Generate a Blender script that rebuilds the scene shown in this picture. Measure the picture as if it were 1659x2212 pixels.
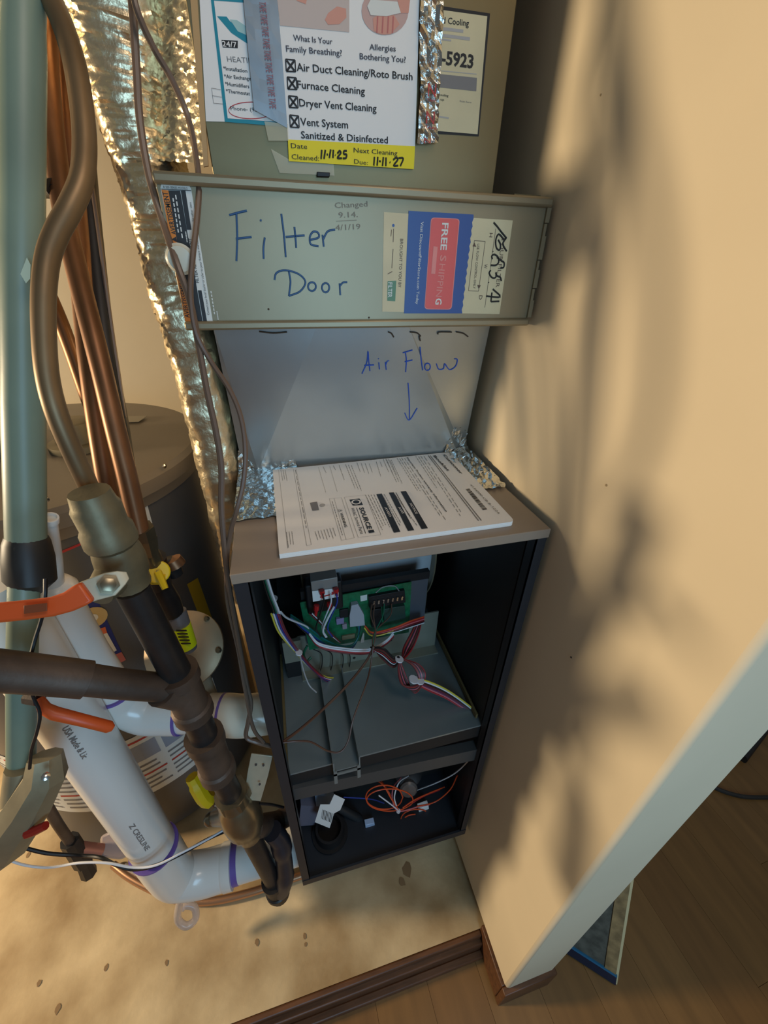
import bpy, bmesh, math, random
from mathutils import Vector, Matrix
random.seed(7)
for o in list(bpy.data.objects):
    bpy.data.objects.remove(o, do_unlink=True)
SC = bpy.context.scene
COL = SC.collection

# ------------------------------------------------------------------ camera
FPX = 868.24                                     # focal length in pixels of the 1659 x 2212 frame
CAM = Vector((0.0659, -0.3416, 1.1130))
ROT = (1.0239, -0.0178, -0.2554)
cd = bpy.data.cameras.new('camera')
cam = bpy.data.objects.new('camera', cd); COL.objects.link(cam)
cam.location = CAM; cam.rotation_euler = ROT
cd.sensor_fit = 'VERTICAL'; cd.sensor_height = 36.0; cd.lens = FPX / 2212 * 36.0
cd.clip_start = 0.01; cd.clip_end = 50
SC.camera = cam

# ------------------------------------------------------------------ light
E_BULB, E_WIN, E_FILL, E_WORLD = 190, 9, 4.5, 0.10
w = bpy.data.worlds.new('world'); SC.world = w; w.use_nodes = True
w.node_tree.nodes['Background'].inputs[0].default_value = (0.84, 0.88, 0.88, 1)
w.node_tree.nodes['Background'].inputs[1].default_value = E_WORLD
def lamp(name, kind, loc, energy, color, **kw):
    l = bpy.data.lights.new(name, kind); l.energy = energy; l.color = color
    o = bpy.data.objects.new(name, l); COL.objects.link(o); o.location = loc
    for k, v in kw.items():
        if k == 'aim': o.rotation_euler = (Vector(v) - Vector(loc)).to_track_quat('-Z', 'Y').to_euler()
        else: setattr(l, k, v)
    return o
lamp('closet_bulb', 'POINT', (-2.25, 0.42, 1.05), E_BULB, (1.0, 0.79, 0.52), shadow_soft_size=0.13)
lamp('room_window_light', 'AREA', (0.36, -1.45, 1.02), E_WIN, (0.38, 0.70, 1.0), aim=(0.0, 0.1, 0.55),
     shape='RECTANGLE', size=0.5, size_y=0.9)
lamp('booklet_fill_light', 'AREA', (0.58, -0.62, 2.05), E_FILL, (1.0, 0.84, 0.72), aim=(0.2, 0.05, 0.8),
     shape='SQUARE', size=0.45)  # added warm fill, out of view, brightens the booklet and furnace top
vs = SC.view_settings
vs.view_transform = 'Standard'; vs.look = 'None'; vs.gamma = 1.0; vs.use_curve_mapping = False
vs.exposure = 0.22

# ------------------------------------------------------------------ measuring helpers
RM = cam.rotation_euler.to_matrix()
def ray(x, y):
    return RM @ Vector(((x - 829.5) / FPX, -(y - 1106.0) / FPX, -1.0))
def P(x, y, ax, v):                              # where the sight line meets the plane ax = v
    d = ray(x, y); i = 'xyz'.index(ax)
    return CAM + d * ((v - CAM[i]) / d[i])
def D(x, y, depth):
    return CAM + ray(x, y) * depth
def V(x, y, p0):                                 # the point of the sight line nearest the vertical through p0
    d = ray(x, y); b = p0 - CAM
    return CAM + d * ((d.x*b.x + d.y*b.y) / (d.x*d.x + d.y*d.y))
def depth(p): return -(RM.transposed() @ (p - CAM)).z
def PP(x, y, p0, n):
    d = ray(x, y); return CAM + d * ((p0 - CAM).dot(n) / d.dot(n))

# ------------------------------------------------------------------ materials
def lin(c):
    r = []
    for v in c:
        v /= 255.0
        r.append(v / 12.92 if v <= 0.04045 else ((v + 0.055) / 1.055) ** 2.4)
    return r
MATS = {}
def mat(name, rgb, rough=0.5, metal=0.0, var=None, bump=None, rgb2=None, trans=0, alpha=1, spec=0.5, stretch=None, coat=0, aniso=0):
    if name in MATS: return MATS[name]
    m = bpy.data.materials.new(name); m.use_nodes = True; MATS[name] = m
    nt = m.node_tree; b = nt.nodes['Principled BSDF']
    c = lin(rgb)
    b.inputs['Base Color'].default_value = (*c, 1)
    b.inputs['Roughness'].default_value = rough
    b.inputs['Metallic'].default_value = metal
    b.inputs['Specular IOR Level'].default_value = spec
    if trans: b.inputs['Transmission Weight'].default_value = trans
    if alpha < 1: b.inputs['Alpha'].default_value = alpha
    if coat: b.inputs['Coat Weight'].default_value = coat
    tc = nt.nodes.new('ShaderNodeTexCoord'); mp = nt.nodes.new('ShaderNodeMapping')
    nt.links.new(tc.outputs['Object'], mp.inputs['Vector'])
    if stretch: mp.inputs['Scale'].default_value = stretch
    if var:
        sc_, amt = var
        n = nt.nodes.new('ShaderNodeTexNoise'); n.inputs['Scale'].default_value = sc_; n.inputs['Detail'].default_value = 6
        nt.links.new(mp.outputs['Vector'], n.inputs['Vector'])
        r = nt.nodes.new('ShaderNodeValToRGB'); nt.links.new(n.outputs['Fac'], r.inputs['Fac'])
        r.color_ramp.elements[0].position = 0.32; r.color_ramp.elements[1].position = 0.68
        c2 = lin(rgb2) if rgb2 else [min(1, v * (1 + amt)) for v in c]
        c1 = c if rgb2 else [v * (1 - amt) for v in c]
        r.color_ramp.elements[0].color = (*c1, 1); r.color_ramp.elements[1].color = (*c2, 1)
        nt.links.new(r.outputs['Color'], b.inputs['Base Color'])
    if bump:
        n = nt.nodes.new('ShaderNodeTexNoise'); n.inputs['Scale'].default_value = bump[0]; n.inputs['Detail'].default_value = 4
        nt.links.new(mp.outputs['Vector'], n.inputs['Vector'])
        bp = nt.nodes.new('ShaderNodeBump'); bp.inputs['Strength'].default_value = bump[1]
        bp.inputs['Distance'].default_value = bump[2] if len(bump) > 2 else 0.002
        nt.links.new(n.outputs['Fac'], bp.inputs['Height']); nt.links.new(bp.outputs['Normal'], b.inputs['Normal'])
    return m
M_wall = mat('painted_drywall', (222, 206, 176), 0.55, var=(3.0, 0.05), bump=(140, 0.15, 0.0006), spec=0.3)
M_slab = mat('concrete_slab', (150, 122, 82), 0.75, var=(6, 0.2), rgb2=(212, 188, 146), bump=(40, 0.35, 0.003))
M_wood = mat('laminate_oak', (138, 98, 56), 0.42, var=(5, 0.2), rgb2=(166, 122, 74), stretch=(1, 1, 1), bump=(60, 0.05))
M_trim = mat('stained_trim', (92, 58, 34), 0.45, var=(18, 0.3), stretch=(1, 8, 8))
M_galv = mat('galvanised_steel', (168, 172, 170), 0.40, 0.85, var=(9, 0.10), bump=(220, 0.04, 0.0004))
M_ductm = mat('dull_duct_metal', (126, 114, 84), 0.42, 0.70, var=(6, 0.10), bump=(160, 0.05, 0.0005))
M_cab = mat('filter_cabinet_metal', (146, 133, 106), 0.40, 0.45, var=(5, 0.08), bump=(200, 0.04, 0.0005))
M_foil = mat('crinkled_foil', (226, 208, 172), 0.34, 0.9, bump=(70, 0.6, 0.003))
M_foil2 = mat('foil_tape', (206, 208, 204), 0.22, 0.95, bump=(120, 0.7, 0.003))
M_furn = mat('taupe_enamel', (150, 134, 118), 0.36, 0.0, var=(4, 0.04))
M_case = mat('casing_charcoal', (48, 52, 58), 0.45, 0.35, var=(8, 0.1))
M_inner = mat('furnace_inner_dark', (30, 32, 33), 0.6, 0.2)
M_deck = mat('blower_deck_steel', (138, 148, 148), 0.34, 0.45, var=(8, 0.08))
M_black = mat('black_plastic', (20, 20, 22), 0.5)
M_blackp = mat('black_iron_pipe', (52, 50, 50), 0.42, 0.55, var=(30, 0.25), bump=(200, 0.2, 0.0008))
M_iron = mat('rusty_iron_pipe', (84, 70, 60), 0.55, 0.4, var=(22, 0.3), bump=(160, 0.3, 0.001))
M_bronze = mat('tarnished_bronze', (116, 108, 84), 0.5, 0.5, var=(25, 0.25), bump=(120, 0.3, 0.001))
M_copper = mat('aged_copper', (128, 88, 58), 0.42, 0.65, var=(14, 0.25))
M_copper2 = mat('dull_copper', (126, 102, 72), 0.45, 0.55, var=(14, 0.2))
M_brass = mat('brass', (128, 118, 96), 0.28, 0.8, var=(30, 0.15))
M_greyp = mat('grey_green_pipe_paint', (124, 140, 122), 0.42, 0.0, var=(9, 0.12), bump=(60, 0.1, 0.001))
M_pvc = mat('white_pvc', (236, 232, 224), 0.25, coat=0.2)
M_purple = mat('purple_primer', (116, 92, 170), 0.4)
M_orange = mat('orange_grip', (206, 84, 34), 0.4, bump=(40, 0.1))
M_yellow = mat('yellow_handle', (226, 186, 20), 0.4)
M_steel = mat('zinc_steel', (190, 182, 158), 0.40, 0.35, var=(30, 0.1))
M_chrome = mat('bright_steel', (210, 210, 208), 0.2, 1.0)
M_heater = mat('heater_jacket_grey', (92, 90, 88), 0.36, 0.0, var=(3, 0.04))
M_heattop = mat('heater_top_grey', (128, 116, 100), 0.42, var=(5, 0.06))
M_paper = mat('white_paper', (244, 240, 234), 0.6)
M_ink = mat('black_ink', (28, 26, 28), 0.6)
M_ink2 = mat('grey_ink', (128, 124, 122), 0.6)
M_inkl = mat('light_grey_ink', (176, 172, 168), 0.6)
M_bluemark = mat('blue_marker', (38, 82, 132), 0.5)
M_bluepen = mat('blue_pen', (44, 88, 190), 0.5)
M_pencil = mat('pencil', (128, 122, 108), 0.6)
M_brownink = mat('brown_ink', (92, 70, 56), 0.6)
M_hyellow = mat('yellow_highlight', (250, 226, 10), 0.55)
M_teal = mat('teal_print', (10, 140, 160), 0.5)
M_red = mat('red_print', (190, 52, 50), 0.5)
M_redpale = mat('faded_red_print', (196, 110, 104), 0.5)
M_cream = mat('aged_cream_sticker', (214, 200, 160), 0.5, var=(20, 0.06))
M_adblue = mat('advert_blue', (46, 82, 150), 0.4)
M_adred = mat('advert_red', (226, 92, 86), 0.4)
M_adpink = mat('advert_pink', (232, 140, 130), 0.4)
M_labwhite = mat('label_white', (226, 226, 218), 0.4)
M_laborange = mat('warning_orange', (222, 130, 36), 0.45)
M_labblack = mat('label_black', (36, 32, 30), 0.45)
M_green = mat('circuit_board_green', (22, 104, 66), 0.4, var=(120, 0.3))
M_wire = {k: mat('wire_' + k, c, 0.42) for k, c in dict(red=(170, 40, 44), white=(222, 222, 226), black=(24, 24, 26), yellow=(214, 196, 70),
          green=(20, 96, 70), teal=(16, 104, 104), blue=(36, 60, 150), purple=(96, 50, 84), pink=(200, 110, 116), orange=(222, 84, 40), brown=(88, 60, 46), maroon=(104, 36, 40), grey=(150, 150, 150)).items()}
M_cable = mat('brown_cable_jacket', (104, 84, 70), 0.4)
M_clear = mat('clear_vinyl', (226, 214, 206), 0.25, trans=0.55, alpha=0.8)
M_clearpl = mat('clear_plastic', (214, 200, 200), 0.15, trans=0.6)
M_cleartape = mat('clear_tape', (232, 224, 190), 0.3, alpha=0.45)
M_skin = mat('printed_skin', (220, 156, 136), 0.6)
M_skinbg = mat('printed_pale_pink', (206, 188, 178), 0.6)
M_gold = mat('gold_seal', (206, 178, 120), 0.4)
M_navy = mat('navy_print', (34, 50, 130), 0.45)
M_tag = mat('bright_yellow_tag', (226, 240, 20), 0.5)
M_dull = mat('dull_yellow_label', (186, 150, 30), 0.6)
M_zincbox = mat('pale_grey_print', (150, 158, 172), 0.5)
M_fiber = mat('yellow_fibre_edge', (104, 88, 50), 0.85, bump=(200, 0.4))
M_seal = mat('dark_sealant', (72, 58, 44), 0.8)
M_dirty = mat('dirty_filter_edge', (150, 126, 86), 0.8, var=(40, 0.4))
M_filtg = mat('dusty_filter_media', (92, 92, 82), 0.9, var=(60, 0.3))
M_fblue = mat('filter_blue_frame', (40, 110, 150), 0.5)
M_tape = mat('black_tape', (40, 38, 36), 0.5, var=(20, 0.2))
M_castiron = mat('cast_valve_grey', (150, 138, 110), 0.5, 0.4, var=(20, 0.2), bump=(80, 0.3, 0.001))
M_regul = mat('regulator_cast', (176, 152, 120), 0.45, 0.45, var=(20, 0.1))

# ------------------------------------------------------------------ mesh building
def cr(pts, n=6):                                # Catmull-Rom through the points
    pts = [Vector(p) for p in pts]
    if len(pts) < 3: return pts
    q = [pts[0] * 2 - pts[1]] + pts + [pts[-1] * 2 - pts[-2]]
    out = []
    for i in range(1, len(q) - 2):
        a, b, c, d = q[i-1], q[i], q[i+1], q[i+2]
        for k in range(n):
            t = k / n
            out.append(0.5 * ((2*b) + (c - a)*t + (2*a - 5*b + 4*c - d)*t*t + (3*b - a - 3*c + d)*t*t*t))
    out.append(pts[-1]); return out
class MB:
    def __init__(s): s.v = []; s.f = []; s.m = []
    def poly(s, pts, m=0):
        b = len(s.v); s.v += [Vector(p) for p in pts]; s.f.append(tuple(range(b, b + len(pts)))); s.m.append(m); return s
    def hexa(s, a, b_, m=0):                     # bottom ring a, top ring b (4 each)
        b = len(s.v); s.v += [Vector(p) for p in a] + [Vector(p) for p in b_]
        n = len(a)
        s.f.append(tuple(b + i for i in reversed(range(n)))); s.m.append(m)
        s.f.append(tuple(b + n + i for i in range(n))); s.m.append(m)
        for i in range(n):
            j = (i + 1) % n
            s.f.append((b + i, b + j, b + n + j, b + n + i)); s.m.append(m)
        return s
    def box(s, x0, y0, z0, x1, y1, z1, m=0):
        return s.hexa([(x0, y0, z0), (x1, y0, z0), (x1, y1, z0), (x0, y1, z0)], [(x0, y0, z1), (x1, y0, z1), (x1, y1, z1), (x0, y1, z1)], m)
    def slab(s, pts, off, m=0):                  # thick plate: polygon pushed along off
        off = Vector(off); a = [Vector(p) for p in pts]
        return s.hexa(a, [p + off for p in a], m)
    def obox(s, c, ax, h, m=0):
        c = Vector(c); u, v, w_ = [Vector(a).normalized() * k for a, k in zip(ax, h)]
        return s.hexa([c-u-v-w_, c+u-v-w_, c+u+v-w_, c-u+v-w_], [c-u-v+w_, c+u-v+w_, c+u+v+w_, c-u+v+w_], m)
    def tube(s, pts, r, n=12, m=0, caps=True, flat=None):
        pts = [Vector(p) for p in pts]; k = len(pts)
        rr = r if isinstance(r, (list, tuple)) else [r] * k
        t0 = (pts[1] - pts[0]).normalized()
        up = Vector((0, 0, 1)) if abs(t0.z) < 0.9 else Vector((1, 0, 0))
        nrm = (up - t0 * up.dot(t0)).normalized(); base = len(s.v)
        for i, p in enumerate(pts):
            a = pts[max(0, i-1)]; c = pts[min(k-1, i+1)]
            t = (c - a).normalized() if (c - a).length > 1e-9 else t0
            nrm = (nrm - t * nrm.dot(t)).normalized(); bn = t.cross(nrm)
            for j in range(n):
                an = 2 * math.pi * j / n
                s.v.append(p + (nrm * math.cos(an) + bn * math.sin(an)) * rr[i])
        for i in range(k - 1):
            for j in range(n):
                j2 = (j + 1) % n
                s.f.append((base + i*n + j, base + i*n + j2, base + (i+1)*n + j2, base + (i+1)*n + j)); s.m.append(m)
        if caps:
            s.f.append(tuple(base + j for j in reversed(range(n)))); s.m.append(m)
            s.f.append(tuple(base + (k-1)*n + j for j in range(n))); s.m.append(m)
        return s
    def lathe(s, p0, d, prof, n=24, m=0):        # prof: (distance along d, radius)
        d = Vector(d).normalized(); p0 = Vector(p0)
        up = Vector((0, 0, 1)) if abs(d.z) < 0.9 else Vector((1, 0, 0))
        u = (up - d * up.dot(d)).normalized(); v = d.cross(u); base = len(s.v)
        for t, r in prof:
            for j in range(n):
                a = 2 * math.pi * j / n
                s.v.append(p0 + d * t + (u * math.cos(a) + v * math.sin(a)) * r)
        for i in range(len(prof) - 1):
            for j in range(n):
                j2 = (j + 1) % n
                s.f.append((base + i*n + j, base + i*n + j2, base + (i+1)*n + j2, base + (i+1)*n + j)); s.m.append(m)
        s.f.append(tuple(base + j for j in reversed(range(n)))); s.m.append(m)
        s.f.append(tuple(base + (len(prof)-1)*n + j for j in range(n))); s.m.append(m)
        return s
    def ball(s, c, r, n=10, m=0, sc=(1, 1, 1)):
        c = Vector(c); base = len(s.v); rows = max(4, n // 2)
        for i in range(rows + 1):
            th = math.pi * i / rows
            for j in range(n):
                a = 2 * math.pi * j / n
                s.v.append(c + Vector((math.sin(th)*math.cos(a)*sc[0], math.sin(th)*math.sin(a)*sc[1], math.cos(th)*sc[2])) * r)
        for i in range(rows):
            for j in range(n):
                j2 = (j + 1) % n
                s.f.append((base + i*n + j, base + (i+1)*n + j, base + (i+1)*n + j2, base + i*n + j2)); s.m.append(m)
        return s
    def grid(s, fn, nu, nv, m=0):
        base = len(s.v)
        for i in range(nu + 1):
            for j in range(nv + 1): s.v.append(Vector(fn(i / nu, j / nv)))
        for i in range(nu):
            for j in range(nv):
                a = base + i*(nv+1) + j
                s.f.append((a, a + nv + 1, a + nv + 2, a + 1)); s.m.append(m)
        return s
    def build(s, name, mats, parent=None, bevel=0, smooth=True, thick=0):
        me = bpy.data.meshes.new(name)
        me.from_pydata([tuple(v) for v in s.v], [], s.f); me.validate()
        if not isinstance(mats, (list, tuple)): mats = [mats]
        for m in mats: me.materials.append(m)
        if len(mats) > 1 and len(me.polygons) == len(s.m): me.polygons.foreach_set('material_index', s.m)
        bm = bmesh.new(); bm.from_mesh(me)
        bmesh.ops.remove_doubles(bm, verts=bm.verts, dist=1e-6)
        bmesh.ops.recalc_face_normals(bm, faces=bm.faces); bm.to_mesh(me); bm.free()
        if smooth:
            me.shade_smooth(); me.set_sharp_from_angle(angle=math.radians(38))
        o = bpy.data.objects.new(name, me); COL.objects.link(o)
        if parent:
            o.parent = parent; o.matrix_parent_inverse = Matrix.Translation(-parent.location)
        if bevel:
            b = o.modifiers.new('bevel', 'BEVEL'); b.width = bevel; b.segments = 2; b.limit_method = 'ANGLE'
        if thick:
            b = o.modifiers.new('solid', 'SOLIDIFY'); b.thickness = thick
        return o
def thing(name, label, cat, loc=(0, 0, 0), group=None):
    o = bpy.data.objects.new(name, None); COL.objects.link(o); o.location = loc
    o.empty_display_size = 0.02; bpy.context.view_layer.update()
    return tag(o, label, cat, group)
def tag(o, label, cat, group=None):
    o['label'] = label; o['category'] = cat
    if group: o['group'] = group
    return o
def lab(o, label): o['label'] = label; return o
def struct(o): o['kind'] = 'structure'; return o

# flat print: lettering turned into thin geometry lying on a surface
def text(mb, s, org, u, v, n, size, m=0, width=None, lift=0.0004, bold=0.0, mapf=None):
    c = bpy.data.curves.new('t', 'FONT'); c.body = s; c.size = 1.0; c.resolution_u = 2; c.offset = bold
    o = bpy.data.objects.new('t', c); COL.objects.link(o)
    me = bpy.data.meshes.new_from_object(o.evaluated_get(bpy.context.evaluated_depsgraph_get()))
    xs = [q.co.x for q in me.vertices]
    if xs:
        x0, x1 = min(xs), max(xs)
        k = size / 0.7                           # size is the cap height
        kx = width / (x1 - x0) if width else k
        base = len(mb.v)
        for q in me.vertices:
            a, b = (q.co.x - (x0 if width else 0)) * kx, q.co.y * k
            mb.v.append(mapf(a, b) if mapf else org + u * a + v * b + n * lift)
        for f in me.polygons:
            mb.f.append(tuple(base + i for i in f.vertices)); mb.m.append(m)
    bpy.data.objects.remove(o); bpy.data.curves.remove(c); bpy.data.meshes.remove(me)
class Face:                                      # a plane ax = val, with its outward normal
    def __init__(s, ax, val, n): s.ax = ax; s.val = val; s.n = Vector(n)
    def p(s, x, y, lift=0.0): return P(x, y, s.ax, s.val) + s.n * lift
    def quad(s, mb, pts, m=0, lift=0.0003): mb.poly([s.p(x, y, lift) for x, y in pts], m)
    def text(s, mb, t, a, b, h, m=0, bold=0.0, lift=0.0006, fit=True, metric=False):
        A = s.p(*a); B = s.p(*b); u = (B - A).normalized(); v = s.n.cross(u)
        if metric: hh = h
        else:
            d = Vector((b[0]-a[0], b[1]-a[1])).normalized(); hh = (s.p(a[0] + d.y*h, a[1] - d.x*h) - A).dot(v)
        text(mb, t, A, u, v, s.n, abs(hh), m, (B - A).length if fit else None, lift, bold)
    def line(s, mb, a, b, wd, m=0, lift=0.0005):
        A = s.p(*a); B = s.p(*b); v = s.n.cross((B - A).normalized()) * wd / 2; l = s.n * lift
        mb.poly([A - v + l, B - v + l, B + v + l, A + v + l], m)
    def stroke(s, mb, pts, r, m=0, n=5, lift=0.0002):
        mb.tube(cr([s.p(x, y, lift) for x, y in pts], n), r, 6, m)
def loop(cx, cy, rx, ry, n=9, a0=-1.6):
    return [(cx + rx*math.cos(a0 + 2*math.pi*i/(n-1)), cy + ry*math.sin(a0 + 2*math.pi*i/(n-1))) for i in range(n)]

# ================================================================== the setting
XW, ZS, ZW, YS = 0.380, -0.177, -0.245, -0.122   # partition face, slab top, wood floor top, slab front
W, H = 0.368, 0.846                              # furnace width and top
def slabz(x, y): return 0.0022*math.sin(9*x+3*y) + 0.0018*math.sin(17*y-6*x+1) + 0.0012*math.sin(31*x+23*y)
def slabfn(u, v):
    x = -1.5 + u * (XW + 0.01 + 1.5); y = YS + v * (1.05 - YS)
    return (x, y, ZS + slabz(x, y) * min(1, v*14))
b = MB().grid(slabfn, 70, 50)
fl = struct(b.build('floor', M_slab))
b = MB()
for (px, py, rr) in [(658, 2022, 0.006), (660, 2040, 0.005), (230, 1850, 0.006), (62, 1846, 0.007), (125, 2180, 0.008), (85, 2125, 0.006), (880, 1880, 0.017), (868, 1905, 0.012), (555, 2035, 0.007), (230, 2090, 0.006), (360, 2080, 0.005), (40, 1838, 0.004)]:
    c = P(px, py, 'z', ZS); c.z = ZS + slabz(c.x, c.y) + .0012
    k = 9; b.poly([c + Vector((math.cos(2*math.pi*i/k)*rr*random.uniform(.5, .8), math.sin(2*math.pi*i/k)*rr*random.uniform(.6, 1.2), 0)) for i in range(k)])
so = lab(b.build('stain', mat('old_stain', (132, 104, 70), 0.8), fl), 'brown stain marks on the concrete'); so['kind'] = 'stuff'
struct(MB().box(-1.5, YS, ZW - 0.03, XW, 1.05, ZS - 0.008).build('trim_1', M_slab))
# wooden nosing and step along the slab edge
b = MB(); b.box(-1.9, YS - 0.012, ZS - 0.02, XW - 0.006, YS, ZS + 0.001)
struct(b.build('trim_2', M_trim, bevel=0.003))
b = MB(); b.box(-1.9, YS - 0.022, ZW, XW - 0.006, YS - 0.001, ZS - 0.018)
b.box(-1.9, YS - 0.036, ZW, XW - 0.006, YS - 0.021, ZW + 0.016)
struct(b.build('baseboard_front', M_trim, bevel=0.003))
# lower wood floor: one object per plank, laid along the partition
flw = struct(MB().box(-1.9, -2.6, ZW - 0.03, 2.4, YS, ZW - 0.013).box(0.5, YS, ZW - 0.03, 2.4, 1.2, ZW - 0.013).build('floor_wood', M_wood))
def clip(poly, f):
    out = []
    for i in range(len(poly)):
        a, c = poly[i], poly[(i+1) % len(poly)]; fa, fc = f(a), f(c)
        if fa >= 0: out.append(a)
        if (fa > 0) != (fc > 0) and abs(fa - fc) > 1e-12:
            t = fa / (fa - fc); out.append((a[0] + (c[0]-a[0])*t, a[1] + (c[1]-a[1])*t))
    return out
plank_mats = [mat('oak_plank_%s' % 'abcd'[i], c, 0.40, var=(7, 0.14), stretch=(5, 0.6, 1), bump=(70, 0.04)) for i, c in enumerate([(122, 88, 47), (118, 84, 45), (126, 92, 51), (120, 86, 48)])]
dx, dy = math.cos(math.radians(-88)), math.sin(math.radians(-88))
pw = 0.118; cnt = 0
for i in range(-14, 24):
    off = i * pw; s0 = -2.0 + random.random()
    while s0 < 2.2:
        ln = random.uniform(0.95, 1.4); g = 0.0003
        c = []
        for (s_, o_) in ((s0+g, off+g), (s0+ln-g, off+g), (s0+ln-g, off+pw-g), (s0+g, off+pw-g)):
            c.append((0.6 + dx*s_ - dy*o_, -0.4 + dy*s_ + dx*o_))
        s0 += ln
        c = clip(clip(clip(clip(c, lambda p: p[0] + 0.5), lambda p: 1.9 - p[0]), lambda p: p[1] + 1.1), lambda p: 0.7 - p[1])
        if len(c) < 3: continue
        pa = clip(c, lambda p: YS - 0.012 - p[1])
        pb = clip(clip(c, lambda p: p[1] - YS + 0.012), lambda p: p[0] - 0.505)
        m = MB()
        for q in (pa, pb):
            if len(q) >= 3: m.hexa([(x, y, ZW - 0.012) for x, y in q], [(x, y, ZW + random.uniform(-.0002, .0002)) for x, y in q])
        if m.v: m.build('plank', random.choice(plank_mats), flw, smooth=False); cnt += 1
# partition to the right of the furnace
b = MB().box(XW, -0.222, -0.155, 0.494, 1.05, 2.15)
wr = struct(b.build('wall_right', M_wall, bevel=0.007))
for px, py, r_ in [(1118, 1379, .0012), (1234, 1420, .0014), (1298, 205, .001), (1310, 1048, .0015)]:
    c = P(px, py, 'x', XW); MB().lathe(c, (-1, 0, 0), [(-.001, r_), (.0006, r_*.9)], 8).build('nail_mark', M_seal if px < 1290 else mat('wall_smudge', (170, 148, 112), .6), wr)
b = MB(); b.box(XW - 0.006, -0.216, ZW, XW + 0.004, -0.122, -0.155); b.box(XW - 0.006, -0.230, ZW, 0.498, -0.2165, -0.155); b.box(0.486, -0.216, ZW, 0.498, 0.8, -0.155)
struct(b.build('baseboard_right', M_trim, bevel=0.002))
struct(MB().box(-1.5, 1.05, ZW, 0.50, 1.12, 2.15).build('wall_back', M_wall))

# ================================================================== furnace
T = 0.0022; DF = 0.70
fu = thing('furnace', 'open downflow furnace cabinet with taupe top and dark inside, its doors removed', 'furnace', (W/2, DF/2, 0))
b = MB(); b.box(0, 0.001, 0, T, DF, H - 0.012); b.box(0, 0, 0, 0.016, 0.0022, H - 0.012); b.box(0.0145, 0, 0, 0.016, 0.018, H - 0.012)
b.build('side_panel', M_case, fu)
b = MB(); b.box(W - T, 0.001, 0, W, DF, H - 0.012); b.box(W - 0.014, 0, 0.0, W, 0.0022, H - 0.012); b.box(W - 0.014, 0, 0, W - 0.0125, 0.016, H - 0.012)
b.build('side_panel', M_case, fu)
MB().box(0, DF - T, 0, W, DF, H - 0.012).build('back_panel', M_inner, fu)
b = MB(); b.box(-0.001, -0.001, H - 0.003, W + 0.001, DF, H); b.box(-0.001, -0.002, H - 0.013, W + 0.001, 0.0015, H)
b.box(-0.001, 0, H - 0.013, 0.001, DF, H); b.box(W - 0.001, 0, H - 0.013, W + 0.001, DF, H)
b.build('top_panel', M_furn, fu, bevel=0.0012)
b = MB(); b.box(0, 0, 0.008, W, DF, 0.012); b.box(0, -0.001, 0, W, 0.003, 0.022)
b.build('bottom_panel', M_case, fu)
# insulation liner strips seen along the inside walls
MB().box(W - 0.02, 0.03, 0.412, W - 0.016, 0.28, 0.424).build('liner_edge', M_fiber, fu)
MB().box(0.010, 0.03, 0.412, 0.014, 0.25, 0.424).build('liner_edge', M_fiber, fu)
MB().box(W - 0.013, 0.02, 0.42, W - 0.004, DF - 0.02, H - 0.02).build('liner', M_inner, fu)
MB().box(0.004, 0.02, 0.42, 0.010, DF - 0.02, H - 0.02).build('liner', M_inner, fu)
# blower deck with its turned-down front edge
b = MB(); b.box(T, 0.018, 0.405, W - T, DF - 0.02, 0.409); b.build('blower_deck', M_deck, fu)
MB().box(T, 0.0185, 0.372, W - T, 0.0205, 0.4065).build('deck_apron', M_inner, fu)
b = MB(); b.hexa([(0.012, 0.012, 0.335), (W - 0.010, 0.012, 0.300), (W - 0.010, 0.03, 0.300), (0.012, 0.03, 0.335)],
                 [(0.012, 0.012, 0.372), (W - 0.010, 0.012, 0.338), (W - 0.010, 0.03, 0.338), (0.012, 0.03, 0.372)])
b.build('divider_rail', mat('rail_grey', (74, 76, 76), 0.5, 0.3), fu)
# steel channel lying on the deck, running to the front rail
b = MB(); b.box(0.084, 0.004, 0.409, 0.0860, 0.185, 0.434); b.box(0.1265, 0.004, 0.409, 0.1285, 0.185, 0.434)
b.box(0.084, 0.004, 0.4085, 0.1285, 0.185, 0.4110); b.box(0.084, 0.002, 0.374, 0.0895, 0.004, 0.412); b.box(0.123, 0.002, 0.374, 0.1285, 0.004, 0.412)
b.box(0.084, 0.002, 0.399, 0.1285, 0.004, 0.405)
b.build('steel_channel', M_deck, fu)
# blower: two scroll cheeks, wrap, cut-off plate
def scroll(R, n=40, a0=-0.55, a1=2*math.pi - 0.75):
    out = []
    for i in range(n + 1):
        a = a0 + (a1 - a0) * i / n
        r = R * (0.90 + 0.16 * i / n)
        out.append((0.415 + r*math.cos(math.pi - a), 0.615 + r*math.sin(math.pi - a)))
    return out
def cheek(x0, x1, R):
    pr = scroll(R); m = MB(); m.hexa([(x0, y, z) for y, z in pr], [(x1, y, z) for y, z in pr]); return m
cheek(0.070, 0.073, 0.205).build('blower_cheek', M_cab, fu)
cheek(0.326, 0.329, 0.205).build('blower_cheek', M_cab, fu)
pr = scroll(0.185); b = MB()
b.grid(lambda u, v: (0.073 + 0.253*v, *pr[min(len(pr)-1, int(round(u*(len(pr)-1))))]), len(pr)-1, 1)
b.build('blower_wrap', mat('blower_galvanised', (222, 226, 230), 0.4, 0.1), fu, thick=0.002)
M_plate = mat('blower_plate', (150, 148, 132), 0.45, 0.4, var=(20, .06))
b = MB(); b.box(0.050, 0.206, 0.409, 0.336, 0.209, 0.512); b.box(0.050, 0.185, 0.409, 0.336, 0.209, 0.4115)
bp = b.build('blower_foot_plate', M_plate, fu)
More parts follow.
